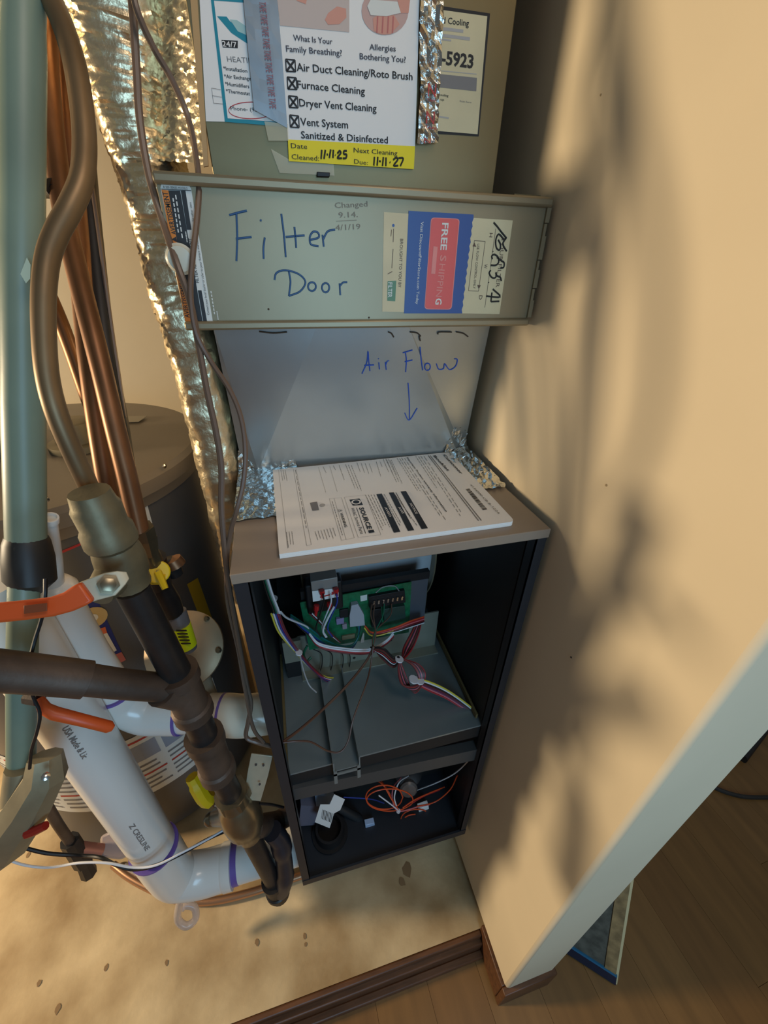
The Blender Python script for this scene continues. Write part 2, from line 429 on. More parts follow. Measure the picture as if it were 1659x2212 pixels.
for px, py in [(905, 1402), (844, 1383), (765, 1421), (672, 1466)]:
    MB().lathe(P(px, py, 'y', 0.2058), (0, -1, 0), [(0, 0.003), (0.0006, 0.003)], 10).build('screw_hole', M_black, bp)
MB().box(0.022, 0.198, 0.455, 0.056, 0.206, 0.512).build('blower_side_bracket', M_plate, fu)
MB().box(0.022, 0.2, 0.409, 0.05, 0.22, 0.455).build('rubber_foot', M_black, fu)
# control bracket, board, relay
b = MB(); b.box(0.066, 0.198, 0.500, 0.302, 0.201, 0.632); 
br = b.build('control_bracket', mat('bracket_blue_grey', (96, 100, 108), 0.45, 0.4), fu)
MB().box(0.066, 0.193, 0.618, 0.302, 0.204, 0.635).build('bracket_lip', M_black, br)
MB().box(0.074, 0.172, 0.600, 0.136, 0.197, 0.664).build('transformer', M_black, fu, bevel=0.003)
FB = Face('y', 0.188, (0, -1, 0))
b = MB(); b.slab([FB.p(*q) for q in [(648, 1302), (889, 1257), (883, 1366), (668, 1404)]], (0, 0.0018, 0))
bd = b.build('control_board', M_green, fu)
def comp(name, quad, t, m, par=bd):
    return MB().slab([FB.p(*q) for q in quad], (0, -t, 0)).build(name, m, par, bevel=0.0006)
comp('terminal_strip', [(795, 1284), (872, 1270), (874, 1296), (797, 1310)], 0.007, M_black)
b = MB()
for i in range(7):
    t = i / 6; c = FB.p(806 + 60*t, 1292 - 10*t) + Vector((0, -0.0074, 0))
    b.lathe(c, (0, -1, 0), [(0, 0.0024), (0.002, 0.0024), (0.003, 0.0016)], 8)
    b.obox(c + Vector((0, 0, -0.006)), [(1, 0, 0), (0, 1, 0), (0, 0, 1)], (0.0014, 0.001, 0.003))
b.build('terminal_screw', M_chrome, bd)
comp('board_sticker', [(778, 1287), (793, 1284), (793, 1296), (779, 1299)], 0.0006, M_labwhite)
comp('plug_connector', [(757, 1300), (771, 1297), (784, 1320), (786, 1343), (754, 1346), (753, 1322)], 0.010, mat('connector_grey', (176, 176, 182), 0.5))
comp('board_chip', [(733, 1315), (752, 1312), (752, 1330), (734, 1333)], 0.004, M_black)
comp('board_relay', [(826, 1310), (872, 1302), (874, 1330), (828, 1338)], 0.008, mat('smoked_case', (44, 66, 58), 0.4))
comp('board_relay', [(800, 1312), (822, 1308), (823, 1345), (801, 1349)], 0.008, M_black)
comp('capacitor', [(725, 1333), (742, 1330), (742, 1342), (726, 1345)], 0.006, mat('cap_lilac', (140, 130, 170), 0.4))
comp('capacitor', [(738, 1345), (748, 1343), (749, 1353), (739, 1355)], 0.006, mat('cap_grey', (150, 140, 150), 0.4))
comp('pin_header', [(738, 1372), (766, 1367), (766, 1375), (738, 1380)], 0.004, mat('pin_tan', (130, 120, 90), 0.5))
comp('standoff', [(783, 1366), (786, 1365), (786, 1384), (777, 1386)], 0.004, M_labwhite)
FR = Face('y', 0.162, (0, -1, 0))
b = MB(); b.slab([FR.p(*q) for q in [(671, 1257), (729, 1247), (731, 1288), (676, 1299)]], (0, 0.03, 0))
rl = b.build('relay', mat('relay_case', (150, 144, 138), 0.35, 0.2), fu, bevel=0.001)
b = MB(); FR.quad(b, [(674, 1276), (731, 1269), (731, 1288), (676, 1299)], 0, 0.0012); FR.line(b, (691, 1289), (722, 1281), 0.0028, 1, 0.0016); FR.line(b, (716, 1279), (723, 1278), 0.004, 1, 0.0016)
b.build('relay_label', [M_paper, M_red], rl)
M_spade = mat('red_spade_sleeve', (190, 30, 34), 0.4)
for (a, c, ww) in [((694, 1270), (696, 1284), 7), ((724, 1266), (726, 1280), 6), ((683, 1302), (681, 1322), 8), ((711, 1297), (710, 1310), 7)]:
    A = FR.p(*a) + Vector((0, -0.006, 0)); C = FR.p(*c) + Vector((0, -0.008, 0))
    MB().tube([A, A.lerp(C, .45), A.lerp(C, .5), C], [0.0046, 0.0046, 0.003, 0.0024], 8).build('spade_sleeve', M_spade, fu)
# lower compartment
MB().box(T, 0.135, 0.012, W - T, 0.138, 0.40).build('vestibule_panel', mat('vestibule_dark', (34, 33, 32), 0.55, 0.2), fu)
FZ = Face('z', 0.0125, (0, 0, 1))
b = MB(); c = P(713, 1800, 'z', 0.014)
b.lathe(c, (0, 0, 1), [(0, 0.040), (0.006, 0.040), (0.006, 0.033), (0.03, 0.031), (0.03, 0.026), (0.004, 0.026)], 28)
b.build('drain_collar', M_black, fu)
F1 = Face('y', 0.09, (0, -1, 0))
def pts(l, y): return [P(a, c_, 'y', y) if len(r_) == 0 else P(a, c_, 'y', r_[0]) for a, c_, *r_ in l]
MB().tube(cr(pts([(672, 1722, .12), (720, 1738, .10), (780, 1770, .085), (830, 1793, .08), (872, 1808, .075)], .09), 6), 0.0095, 12).build('black_hose', mat('rubber_hose', (36, 38, 40), 0.5), fu)
MB().slab([F1.p(*q) for q in [(650, 1740), (690, 1742), (682, 1782), (645, 1785)]], (0, 0.02, 0)).build('gas_valve_plate', mat('grey_violet', (120, 112, 124), 0.5), fu)
MB().slab([F1.p(*q) for q in [(680, 1716), (722, 1722), (712, 1748), (684, 1752)]], (0, 0.01, 0)).build('valve_face', mat('pale_blue_metal', (150, 170, 196), 0.4, .2), fu)
FT = Face('y', 0.062, (0, -1, 0))
b = MB(); q = [(722, 1716), (745, 1727), (735, 1750), (722, 1757), (712, 1789), (680, 1776), (692, 1738), (712, 1738)]
b.slab([FT.p(*x) for x in q], (0, 0.0006, 0))
tg = b.build('wire_tag', M_paper, fu)
b = MB()
for i in range(9): FT.line(b, (697 + i*2.9, 1748 + i*1.2), (694 + i*2.9, 1768 + i*1.2), random.choice((0.0006, 0.0011, 0.0015)))
b.build('barcode', M_ink, tg)
b = MB(); c = P(882, 1700, 'y', 0.10)
b.lathe(c, (-.2, -1, .45), [(0, 0.021), (0.008, 0.021), (0.012, 0.017), (0.013, 0.008)], 20); b.build('pressure_switch', mat('switch_grey', (140, 128, 120), 0.35, .5), fu)
b = MB(); c = P(880, 1665, 'y', 0.13); b.lathe(c, (0, -.4, 1), [(0, 0.035), (0.01, 0.035), (0.014, 0.028), (0.014, 0.01)], 24); b.build('inducer_motor_end', M_blackp, fu)
for nm, q, m in [('sensor_box', [(789, 1783), (809, 1778), (812, 1798), (792, 1806)], mat('sensor_blue_white', (170, 190, 220), 0.4)),
                 ('wire_connector', [(904, 1748), (926, 1740), (928, 1762), (908, 1770)], M_paper), ('wire_connector', [(846, 1796), (872, 1792), (868, 1812), (850, 1814)], M_paper),
                 ('wire_connector', [(878, 1772), (900, 1766), (902, 1778), (880, 1784)], M_paper)]:
    MB().slab([FT.p(*x) for x in q], (0, 0.012, 0)).build(nm, m, fu, bevel=0.001)
def wire(l, col, r=0.0013, y=0.17, n=6):
    return MB().tube(cr(pts(l, y), n), r, 7).build('wire', M_wire[col], fu)
def ties(l, y, r=0.006):
    for (px, py) in l:
        c = P(px, py, 'y', y); MB().lathe(c - Vector((0, 0, .0012)), (0.3, 0, 1), [(0, r), (0.0024, r)], 10).build('cable_tie', M_wire['white'], fu)
# upper chamber looms
for k, (col, o_) in enumerate([('green', 0), ('white', 6), ('black', -5), ('grey', 3)]):
    wire([(572+o_, 1250, .03), (583+o_, 1285, .05), (597+o_, 1322, .07), (600+o_, 1345, .08)], col)
for col, o_, b_ in [('yellow', -10, 0), ('white', -5, 3), ('red', 4, 5), ('maroon', 7, 2), ('blue', 0, 6), ('purple', 5, 10)]:
    wire([(596+o_, 1326, .07), (612+o_, 1366, .09), (640+o_*.6, 1404+b_*.4, .12), (672+o_*.5, 1440+b_*.6, .15), (705, 1462+b_, .17), (732, 1462+b_*.9, .185), (745, 1448+b_, .195)], col)
wire([(648, 1415, .12), (656, 1450, .11), (668, 1480, .10), (684, 1496, .09)], 'grey')
ties([(645, 1410), (590, 1292)], .115)
wire([(606, 1322, .08), (622, 1336, .12), (660, 1352, .16), (672, 1364, .17)], 'white', .0016)
for col, a in [('teal', 0), ('green', 4), ('teal', 8), ('blue', 12), ('black', 16)]:
    wire([(628, 1328+a*.5, .15), (660, 1350+a, .165), (700, 1380+a*.9, .165), (735, 1395+a*.6, .165), (762, 1392+a*.4, .17), (775, 1370, .178), (770+a*.6, 1338, .18)], col, .0015)
for col, a in [('white', 0), ('white', 4), ('red', 7), ('maroon', 10)]:
    wire([(668, 1368+a*.4, .165), (690, 1390+a*.8, .155), (740, 1400+a, .15), (796, 1402+a, .15), (832, 1385+a*.8, .16), (850, 1366+a, .17)], col, .0015)
for col, a in [('orange', 0), ('red', 3), ('red', 6), ('maroon', 9), ('white', 13), ('black', 11), ('pink', 5)]:
    wire([(788, 1352, .178), (806, 1366+a*.3, .17), (850, 1356+a*.7, .165), (885, 1342+a, .168), (916, 1332+a, .18)], col, .0014)
wire([(787, 1356, .17), (800, 1372, .165), (822, 1372, .165), (850, 1362, .165)], 'yellow')
for col, a, c in [('black', 698, 697), ('blue', 727, 722), ('white', 714, 710)]:
    wire([(a, 1283, .15), (a+1, 1302, .15), (c-8, 1335, .15), (c-14, 1358, .155), (c-4, 1376, .16)], col)
wire([(722, 1310, .15), (706, 1340, .145), (698, 1362, .15), (704, 1376, .155)], 'white', .0018)
for a in range(4):
    wire([(668+a*3, 1325, .155), (690+a*2, 1345, .155), (712, 1365+a*2, .16), (735, 1388, .165)], ('maroon', 'black', 'white', 'brown')[a])
for i, a in enumerate((800, 806, 826, 842)):     # thermostat leads hanging from the terminals
    wire([(a+4, 1304, .176), (a+1, 1330, .168), (812 - i, 1366, .15), (804, 1405, .13)], ('brown', 'brown', 'green', 'brown')[i], .0011)
wire([(862, 1276, .176), (852, 1266, .16), (828, 1268, .16), (812, 1280, .165)], 'grey', .001)
wire([(808, 1396, .13), (790, 1430, .12), (752, 1478, .09), (700, 1530, .06), (650, 1574, .03), (612, 1602, .012)], 'brown', .0022, n=8)
wire([(806, 1396, .13), (800, 1440, .11), (790, 1480, .08), (764, 1550, .04), (752, 1600, .02), (735, 1624, .012), (708, 1622, .012), (672, 1603, .012), (640, 1601, .010), (612, 1604, .010)], 'brown', .0014, n=8)
for i in range(4):
    wire([(744 - i*3, 1462, .185), (735 - i*2, 1505, .15), (726 + i, 1540, .11), (722 + i*3, 1580, .07)], 'black', .0011)
# black leads dropping in front of the cut-off plate
for a in (688, 710, 733, 748):
    wire([(a - 12, 1402, .19), (a + 6, 1412, .19), (a + 8, 1432, .195), (a + 4, 1450, .197)], 'black', .001)
wire([(664, 1395, .18), (656, 1412, .175), (662, 1428, .175), (672, 1420, .18)], 'green', .0024)
# big loom tied in a hank
hank = ['maroon', 'red', 'brown', 'black', 'purple', 'pink', 'maroon', 'black', 'brown', 'maroon', 'black', 'red']
for k, col in enumerate(hank):
    a = (k - 6) * .95
    wire([(905+a, 1345, .18), (895+a*1.6, 1372, .16), (882+a*1.8, 1400, .14), (872+a*.6, 1420, .12), (862, 1424+a*.4, .115)], col, .0017)
    wire([(806+a, 1402+a*.6, .14), (828, 1414+a*2.4, .13), (850, 1432+a*2.0, .12), (862, 1422+a*.6, .115)], ('black', 'black', 'maroon', 'brown', 'black', 'red', 'black', 'white')[k % 8], .0017)
    wire([(862, 1424, .115), (868+a*1.2, 1455, .10), (880+a*1.6, 1484+a*.6, .085), (900, 1488+a*1.4, .08), (912+a*1.3, 1462, .085), (900+a*1.4, 1438, .10), (872, 1424, .113)], col, .0017)
for k, col in enumerate(['yellow', 'white', 'black', 'maroon', 'purple', 'pink', 'red']):
    a = k * 3.2 - 4
    wire([(896, 1468+a*.5, .083), (925, 1476+a, .08), (965, 1494+a, .07), (1006, 1522+a*.9, .055), (1032, 1545+a*.8, .04), (1048-a*.2, 1572+a*.2, .022)], col, .0015)
ties([(893, 1468), (906, 1470)], .080, .009); ties([(862, 1424)], .113, .008)
# lower compartment wires
for k, c_ in enumerate([(830, 1722, 40, 26), (842, 1728, 50, 24), (900, 1770, 34, 22), (896, 1775, 26, 16)]):
    l = [(x, y, .06) for x, y in loop(c_[0], c_[1], c_[2], c_[3], 11, a0=k)]
    wire(l, 'orange', .0014)
for col, l in [('orange', [(800, 1680, .1), (826, 1694, .07), (845, 1725, .055), (860, 1748, .05)]), ('orange', [(822, 1684, .1), (838, 1708, .07), (852, 1735, .055), (860, 1750, .05)]),
               ('pink', [(866, 1680, .1), (850, 1700, .07), (848, 1730, .055), (862, 1752, .05), (905, 1742, .055), (928, 1738, .06)]),
               ('white', [(882, 1676, .1), (862, 1690, .07), (852, 1720, .055), (856, 1740, .05)]), ('white', [(818, 1718, .06), (845, 1738, .05), (862, 1752, .05)]),
               ('white', [(870, 1800, .06), (885, 1792, .05), (900, 1786, .05)]),
               ('white', [(898, 1708, .1), (940, 1692, .08), (980, 1672, .06), (1010, 1645, .04), (1026, 1618, .03)]),
               ('yellow', [(1028, 1618, .03), (1026, 1655, .04), (1016, 1680, .05), (990, 1698, .07)]), ('maroon', [(1034, 1622, .03), (1036, 1650, .035), (1030, 1675, .05), (1000, 1710, .08)]),
               ('maroon', [(1040, 1622, .03), (1036, 1658, .03), (1022, 1690, .05), (970, 1708, .08)]),
               ('orange', [(988, 1675, .06), (972, 1706, .06), (940, 1732, .06), (900, 1742, .055)]), ('orange', [(960, 1700, .08), (930, 1712, .07), (895, 1728, .06), (870, 1745, .05)]),
               ('red', [(950, 1706, .08), (915, 1720, .07), (885, 1738, .06)]),
               ('pink', [(790, 1808, .06), (782, 1825, .05), (795, 1838, .045), (822, 1834, .045), (840, 1815, .05)]), ('purple', [(800, 1806, .06), (792, 1824, .05), (806, 1832, .045), (838, 1812, .05)]),
               ('green', [(640, 1712, .1), (700, 1704, .1), (750, 1696, .1), (780, 1684, .1)]), ('blue', [(742, 1722, .1), (800, 1726, .09), (830, 1735, .08)])]:
    wire(l, col, .0014)
ties([(860, 1752), (1016, 1670)], .05, .005)
# furnace stand under the cabinet, set back
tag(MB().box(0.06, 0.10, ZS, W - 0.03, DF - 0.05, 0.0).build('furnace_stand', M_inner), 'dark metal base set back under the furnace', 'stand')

# ================================================================== booklet
ZB = H + 0.0065
FBk = Face('z', ZB, (0, 0, 1))
bk = thing('booklet', 'thick white customer booklet lying on top of the furnace', 'booklet', (0.19, 0.12, H))
cor = [P(603, 1197, 'z', ZB), P(1113, 1126, 'z', ZB), P(972, 976, 'z', ZB), P(589, 1015, 'z', ZB)]
def rcorn(c, i, r=0.008, k=5):
    a, p, q = c[i-1], c[i], c[(i+1) % 4]; u = (a-p).normalized()*r; v = (q-p).normalized()*r
    return [p + u*(1-t)**2 + v*t**2 for t in [j/k for j in range(k+1)]]
def sheet(s, z0, z1):
    c = [p.copy() for p in cor]; ctr = sum(c, Vector())/4
    c = [ctr + (p-ctr)*s for p in c]
    ring = [c[0]] + rcorn(c, 1) + rcorn(c, 2) + [c[3]]
    return [Vector((p.x, p.y, z0)) for p in ring], [Vector((p.x, p.y, z1)) for p in ring]
for k in range(6):
    z0 = H + 0.0003 + k*0.00102
    MB().hexa(*sheet(1.0 - 0.002*random.random(), z0, z0 + 0.00095)).build('page', M_paper, bk, smooth=False)
b = MB(); Z3 = lambda x, y: (840 + x/5.925, 970 + y/5.925); Z2 = lambda x, y: (580 + x/5.925, 970 + y/5.925)
FBk.val = H + 0.0066
def bt(s, a, c, h, bold=0.0, m=0): FBk.text(b, s, a, c, h, m, bold, metric=True)
bt('Customer', Z3(690, 75), Z3(918, 322), 0.0046, 0.02); bt('Booklet', Z3(566, 88), Z3(750, 285), 0.0046, 0.02)
bt('6154200-CB-B-1224', Z3(1040, 462), Z3(1398, 832), 0.0030)
bt('Important: Product warranty information', Z3(228, 112), Z3(728, 808), 0.0026, 0.02)
for (a, c) in [((505, 85), (1150, 920)), ((530, 85), (1185, 918))]: FBk.line(b, Z3(*a), Z3(*c), 0.0012, 1)
for q, s, p1, p2 in [([(150, 545), (220, 540), (500, 1015), (420, 1025)], 'NOTICE', (262, 700), (345, 835)), ([(0, 560), (65, 555), (325, 1040), (245, 1050)], 'AVIS', (115, 748), (172, 832)),
                     ([(-160, 580), (-90, 572), (148, 1060), (65, 1072)], 'AVISO', (-58, 752), (8, 872))]:
    FBk.quad(b, [Z3(*x) for x in q], 0, 0.0003); FBk.text(b, s, Z3(*p1), Z3(*p2), 0.0030, 3, 0.01, metric=True, lift=0.0006)
bars = 0.0; A, Bq, C, Dq = Z3(985, 518), Z3(1030, 506), Z3(1262, 775), Z3(1205, 785)
while bars < 0.97:
    wd = random.choice((.012, .02, .035)); t0, t1 = bars, min(1, bars + wd)
    L = lambda p, q, t: (p[0]+(q[0]-p[0])*t, p[1]+(q[1]-p[1])*t)
    FBk.quad(b, [L(A, Dq, t0), L(Bq, C, t0), L(Bq, C, t1), L(A, Dq, t1)], 0, 0.0003); bars += wd + random.choice((.012, .02))
# logo square with ring and disc
q = [Z2(1035, 650), Z2(1165, 635), Z2(1210, 715), Z2(1080, 725)]; FBk.quad(b, q, 0, 0.0003)
c = FBk.p(*Z2(1122, 682)); 
for rr, m_, l in [(0.0062, 3, .0005), (0.0042, 0, .0007)]:
    b.poly([c + Vector((math.cos(a)*rr, math.sin(a)*rr, l)) for a in [2*math.pi*i/24 for i in range(24)]], m_)
bt('SOURCE', Z2(1160, 755), Z2(1268, 1030), 0.0056, 0.03); bt('1', Z2(1278, 1045), Z2(1292, 1078), 0.0060, 0.04)
bt('HVAC Service Parts', Z2(1058, 765), Z2(1180, 1092), 0.0040, 0.0); FBk.line(b, Z2(1128, 755), Z2(1245, 1085), 0.0006)
bt('\u26a0 WARNING', Z2(898, 775), Z2(975, 1005), 0.0034, 0.015)
for a, c in [((970, 620), (1150, 1135)), ((1150, 1135), (1440, 1100)), ((970, 620), (1245, 590)), ((1245, 590), (1440, 1100)), ((780, 640), (935, 1172)), ((935, 1172), (1100, 1140)), ((780, 640), (935, 625)), ((935, 625), (1100, 1140)),
             ((130, 275), (248, 1275)), ((320, 260), (490, 1240)), ((490, 1240), (550, 1228)), ((355, 258), (550, 1228)), ((640, 235), (735, 560)), ((785, 220), (880, 548)), ((840, 635), (995, 1165))]:
    FBk.line(b, Z2(*a), Z2(*c), 0.0003, 1)
FBk.quad(b, [Z2(530, 690), Z2(622, 675), Z2(648, 782), Z2(562, 790)], 1, 0.0003)
c = FBk.p(*Z2(690, 720)); b.poly([c + Vector((math.cos(a)*.0036, math.sin(a)*.0036, .0004)) for a in [2*math.pi*i/16 for i in range(16)]], 2)
def para(Z, a, c, n, step, fr=1.0, m=1):         # greyed lines of small print too fine to read
    for i in range(n):
        s = (a[0] - step[0]*i, a[1] - step[1]*i); e = (c[0] - step[0]*i, c[1] - step[1]*i); t = 0
        fr_i = fr * random.uniform(.75, 1)
        while t < fr_i:
            d = random.uniform(.03, .09); L = lambda u: Z(s[0]+(e[0]-s[0])*u, s[1]+(e[1]-s[1])*u)
            FBk.line(b, L(t), L(min(t+d, fr_i)), 0.00065, m); t += d + 0.02
para(Z3, (450, 92), (1010, 940), 2, (42, 3)); para(Z3, (380, 98), (660, 520), 2, (36, 4))
para(Z3, (200, 118), (770, 975), 2, (38, 5)); para(Z3, (140, 125), (465, 640), 2, (34, 5))
para(Z3, (30, 140), (195, 495), 3, (34, 6), .9); para(Z2, (1560, 150), (1650, 360), 3, (46, 10), .9); para(Z2, (1430, 165), (1460, 240), 1, (0, 0)); para(Z2, (1380, 165), (1450, 390), 1, (0, 0))
para(Z2, (1290, 190), (1340, 330), 4, (52, 4)); para(Z2, (1060, 210), (1195, 545), 3, (36, 4)); para(Z2, (905, 210), (972, 400), 1, (0, 0)); para(Z2, (830, 215), (870, 290), 1, (0, 0)); para(Z2, (700, 230), (740, 310), 1, (0, 0))
para(Z2, (215, 275), (242, 430), 3, (28, 3)); para(Z2, (345, 270), (505, 1115), 1, (0, 0)); para(Z2, (825, 1010), (868, 1140), 7, (38, -8)); para(Z2, (815, 670), (955, 1130), 1, (0, 0)); para(Z2, (300, 1060), (325, 1260), 3, (34, -4))
para(Z3, (90, 560), (290, 905), 3, (0, 0)); para(Z3, (60, 560), (375, 1000), 1, (0, 0)); para(Z3, (-60, 580), (210, 1045), 2, (30, 0)); para(Z3, (-190, 585), (40, 1060), 4, (36, -2), .95)
b.build('cover_print', [M_ink, M_ink2, M_inkl, M_paper], bk, smooth=False)

# ================================================================== transition duct
tr = thing('transition_duct', 'shiny creased sheet metal transition duct standing on the furnace top', 'duct', (W/2, 0.35, H))
zt = 1.052
TL, TR = Vector((0.003, 0.208, zt)), Vector((0.362, 0.208, zt))
T1, T2 = P(687, 722, 'y', 0.198), P(880, 722, 'y', 0.198); T1.z = T2.z = zt
BL, BR = Vector((0.004, 0.244, H + 0.001)), Vector((0.364, 0.244, H + 0.001))
B1, B2 = Vector((0.026, 0.237, H + 0.001)), Vector((0.350, 0.237, H + 0.001))
b = MB(); b.poly([TL, BL, B1, T1]); b.poly([T1, B1, B2, T2]); b.poly([T2, B2, BR, TR])
b.poly([TL, (0.003, DF, zt), (0.008, DF, H), BL]); b.poly([TR, BR, (0.363, DF, H), (0.358, DF, zt)])
b.build('duct_body', mat('bright_galvanised', (186, 194, 196), 0.30, 0.80, var=(7, 0.07), bump=(160, 0.05, 0.0006)), tr, smooth=False)
from mathutils.geometry import intersect_ray_tri
tris = [(TL, BL, B1), (TL, B1, T1), (T1, B1, B2), (T1, B2, T2), (T2, B2, BR), (T2, BR, TR)]
def ontr(px, py):
    d = ray(px, py)
    for t in tris:
        h = intersect_ray_tri(*t, d, CAM, True)
        if h: return h + Vector((0, -0.0006, 0))
    return P(px, py, 'y', 0.2065)
b = MB(); ZA = lambda x, y: (380 + x/1.929, 700 + y/1.929)
for st in [[(775, 207), (795, 160), (800, 113), (803, 150), (808, 195)], [(785, 172), (825, 170)], [(845, 160), (848, 188)], [(843, 143), (844, 146)], [(872, 158), (876, 190)], [(873, 172), (880, 156), (888, 152)],
           [(955, 115), (960, 150), (957, 200)], [(945, 120), (985, 108)], [(953, 157), (985, 150)], [(1017, 95), (1022, 150), (1028, 192)], loop(1048, 178, 12, 15),
           [(1085, 165), (1095, 188), (1115, 185), (1120, 165), (1140, 190), (1165, 175), (1172, 148), (1160, 145)], [(967, 245), (972, 320), (973, 395)], [(953, 370), (972, 400), (1005, 350)]]:
    b.tube(cr([ontr(*ZA(*p)) for p in st], 5), 0.0008, 5)
b.build('handwriting', M_bluepen, tr)
# crinkled foil tape over the foot of the transition
def crink(a, b_, c, d, nu, nv, amp, seed):
    rnd = random.Random(seed); off = {}
    def fn(u, v):
        p = Vector(a).lerp(Vector(b_), u).lerp(Vector(d).lerp(Vector(c), u), v)
        k = (round(u*nu), round(v*nv))
        if k not in off: off[k] = Vector((rnd.uniform(-1, 1)*.3, rnd.uniform(-1, 1), rnd.uniform(-.2, 1))) * amp
        return p + off[k]
    return fn
b = MB()
b.grid(crink((-0.002, 0.097, H+.0025), (0.085, 0.100, H+.0025), (0.085, 0.236, H+.0045), (-0.002, 0.238, H+.006), 15, 22, 0.0016, 3), 15, 22)
b.grid(crink((-0.002, 0.238, H+.006), (0.085, 0.236, H+.0045), (0.080, 0.233, H+.022), (0.002, 0.238, H+.036), 15, 6, 0.0016, 4), 15, 6)
b.build('foil_tape', M_foil2, tr, smooth=False); b = MB()
b.grid(crink((0.322, 0.103, H+.0025), (0.3685, 0.106, H+.0025), (0.366, 0.240, H+.012), (0.322, 0.234, H+.004), 10, 22, 0.0030, 9), 10, 22)
b.grid(crink((0.322, 0.234, H+.004), (0.366, 0.240, H+.012), (0.364, 0.240, H+.050), (0.335, 0.232, H+.044), 10, 8, 0.0030, 8), 10, 8)
b.build('foil_tape', M_foil2, tr, smooth=False)
# dark sealant squeezed out under the cabinet
b = MB()
for l in [[(838, 717), (845, 720), (850, 728)], [(885, 717), (900, 719), (908, 726)], [(905, 726), (907, 736)], [(945, 722), (948, 717), (975, 717)], [(985, 717), (1000, 720), (1010, 727)], [(560, 716), (590, 719), (620, 717)]]:
    b.tube(cr([ontr(*p) + Vector((0, -.001, 0)) for p in l], 4), 0.0009, 5)
b.build('sealant', M_seal, tr)['kind'] = 'stuff'

# ================================================================== filter cabinet
YF = 0.136
fc = thing('filter_cabinet', 'long grey metal filter cabinet with handwriting on its door', 'filter cabinet', (0.18, 0.4, 1.054))
FX0, FX1, FZ0, FZ1 = -0.0135, 0.3745, 1.0555, 1.1795
MB().box(FX0 + 0.001, YF + 0.004, FZ0, FX1 - 0.002, 0.82, FZ1).build('cabinet_body', M_cab, fc, bevel=0.001)
b = MB(); b.box(FX0, YF, FZ0 + 0.002, FX1 - 0.004, YF + 0.004, FZ1 - 0.002)
b.build('cabinet_door', M_cab, fc, bevel=0.0008)
b = MB(); b.box(FX0 - 0.001, YF - 0.006, FZ1 - 0.009, FX1, YF + 0.003, FZ1); lab(b.build('door_rail', M_cab, fc, bevel=0.0025), 'rounded upper rail of the cabinet door')
b = MB(); b.box(FX0 - 0.001, YF - 0.006, FZ0, FX1 - 0.003, YF + 0.003, FZ0 + 0.008); b.build('door_rail', M_cab, fc, bevel=0.002)
b = MB()
zz = FZ0 + 0.009
for hgt, off in [(0.018, 0), (0.013, .0015), (0.018, 0), (0.010, .002), (0.022, 0), (0.012, .0015), (0.013, 0)]:
    b.box(FX1 - 0.005, YF - 0.003, zz, FX1 - off*1.2, YF + 0.004, zz + hgt - (0.001 if off else 0)); zz += hgt
b.build('door_end_strip', M_cab, fc)
MB().box(0.340, 0.155, FZ1, 0.372, 0.24, FZ1 + 0.004).build('cabinet_top_flange', M_ductm, fc)
FD = Face('y', YF, (0, -1, 0))
Zf = lambda x, y: (300 + x/1.765, 360 + y/1.765)
b = MB()
for st in [[(345, 185), (380, 175), (412, 168)], [(372, 180), (375, 270), (372, 360)], [(370, 275), (430, 268)], [(480, 270), (475, 310), (476, 352)], [(462, 203), (468, 207)], [(543, 180), (553, 260), (560, 345)],
           [(593, 230), (597, 270), (600, 310)], [(560, 268), (632, 262)], [(652, 280), (685, 270), (683, 252), (665, 248), (652, 268), (656, 296), (685, 303)], [(700, 260), (705, 305)], [(703, 277), (720, 247), (748, 240)],
           [(572, 400), (578, 440), (572, 493)], [(517, 432), (525, 405), (560, 395), (610, 410), (635, 440), (615, 475), (572, 493)], loop(660, 457, 15, 17), loop(712, 461, 14, 18), [(765, 445), (768, 490)], [(765, 457), (778, 442), (794, 440)]]:
    FD.stroke(b, [Zf(*p) for p in st], 0.0009)
lab(b.build('handwriting', M_bluemark, fc), 'Filter Door written in blue marker')
b = MB(); FD.text(b, 'Changed', Zf(748, 158), Zf(872, 152), 12); FD.text(b, '9.14.', Zf(762, 195), Zf(835, 192), 12); FD.text(b, '4/1/19', Zf(750, 243), Zf(845, 238), 12)
FD.line(b, Zf(752, 208), Zf(830, 204), 0.0004)
lab(b.build('handwriting', M_pencil, fc), 'faint pencilled dates')
b = MB()
for px, py in [(797, 686), (580, 668), (578, 700)]: b.lathe(FD.p(px, py), (0, -1, 0), [(0, .0011), (.0004, .0009)], 7)
b.build('speck', M_seal, fc)
# warning label at the left end
Zw = lambda x, y: (340 + x/6.7, 380 + y/6.7)
b = MB(); FD.quad(b, [Zw(60, 115), Zw(455, 130), Zw(490, 190), Zw(805, 2120), Zw(760, 2145), Zw(430, 2130), Zw(45, 170)], 0, 0.0004)
FD.quad(b, [Zw(60, 200), Zw(160, 210), Zw(485, 2110), Zw(400, 2105)], 1, 0.0007); FD.quad(b, [Zw(160, 210), Zw(332, 215), Zw(660, 2128), Zw(485, 2110)], 2, 0.0007)
FD.quad(b, [Zw(340, 215), Zw(408, 215), Zw(495, 780), Zw(430, 780)], 2, 0.0007); FD.quad(b, [Zw(586, 1655), Zw(640, 1655), Zw(725, 2130), Zw(668, 2130)], 2, 0.0007)
FD.line(b, Zw(60, 192), Zw(490, 215), 0.0005, 2, 0.0008)
FD.text(b, 'AVERTISSEMENT', Zw(280, 850), Zw(150, 235), 10.5, 2, .01, 0.001); FD.text(b, '\u25b2', Zw(290, 960), Zw(272, 880), 10, 2, 0, .001)
FD.text(b, 'AVERTISSEMENT', Zw(470, 2050), Zw(372, 1460), 10, 2, .01, 0.001)
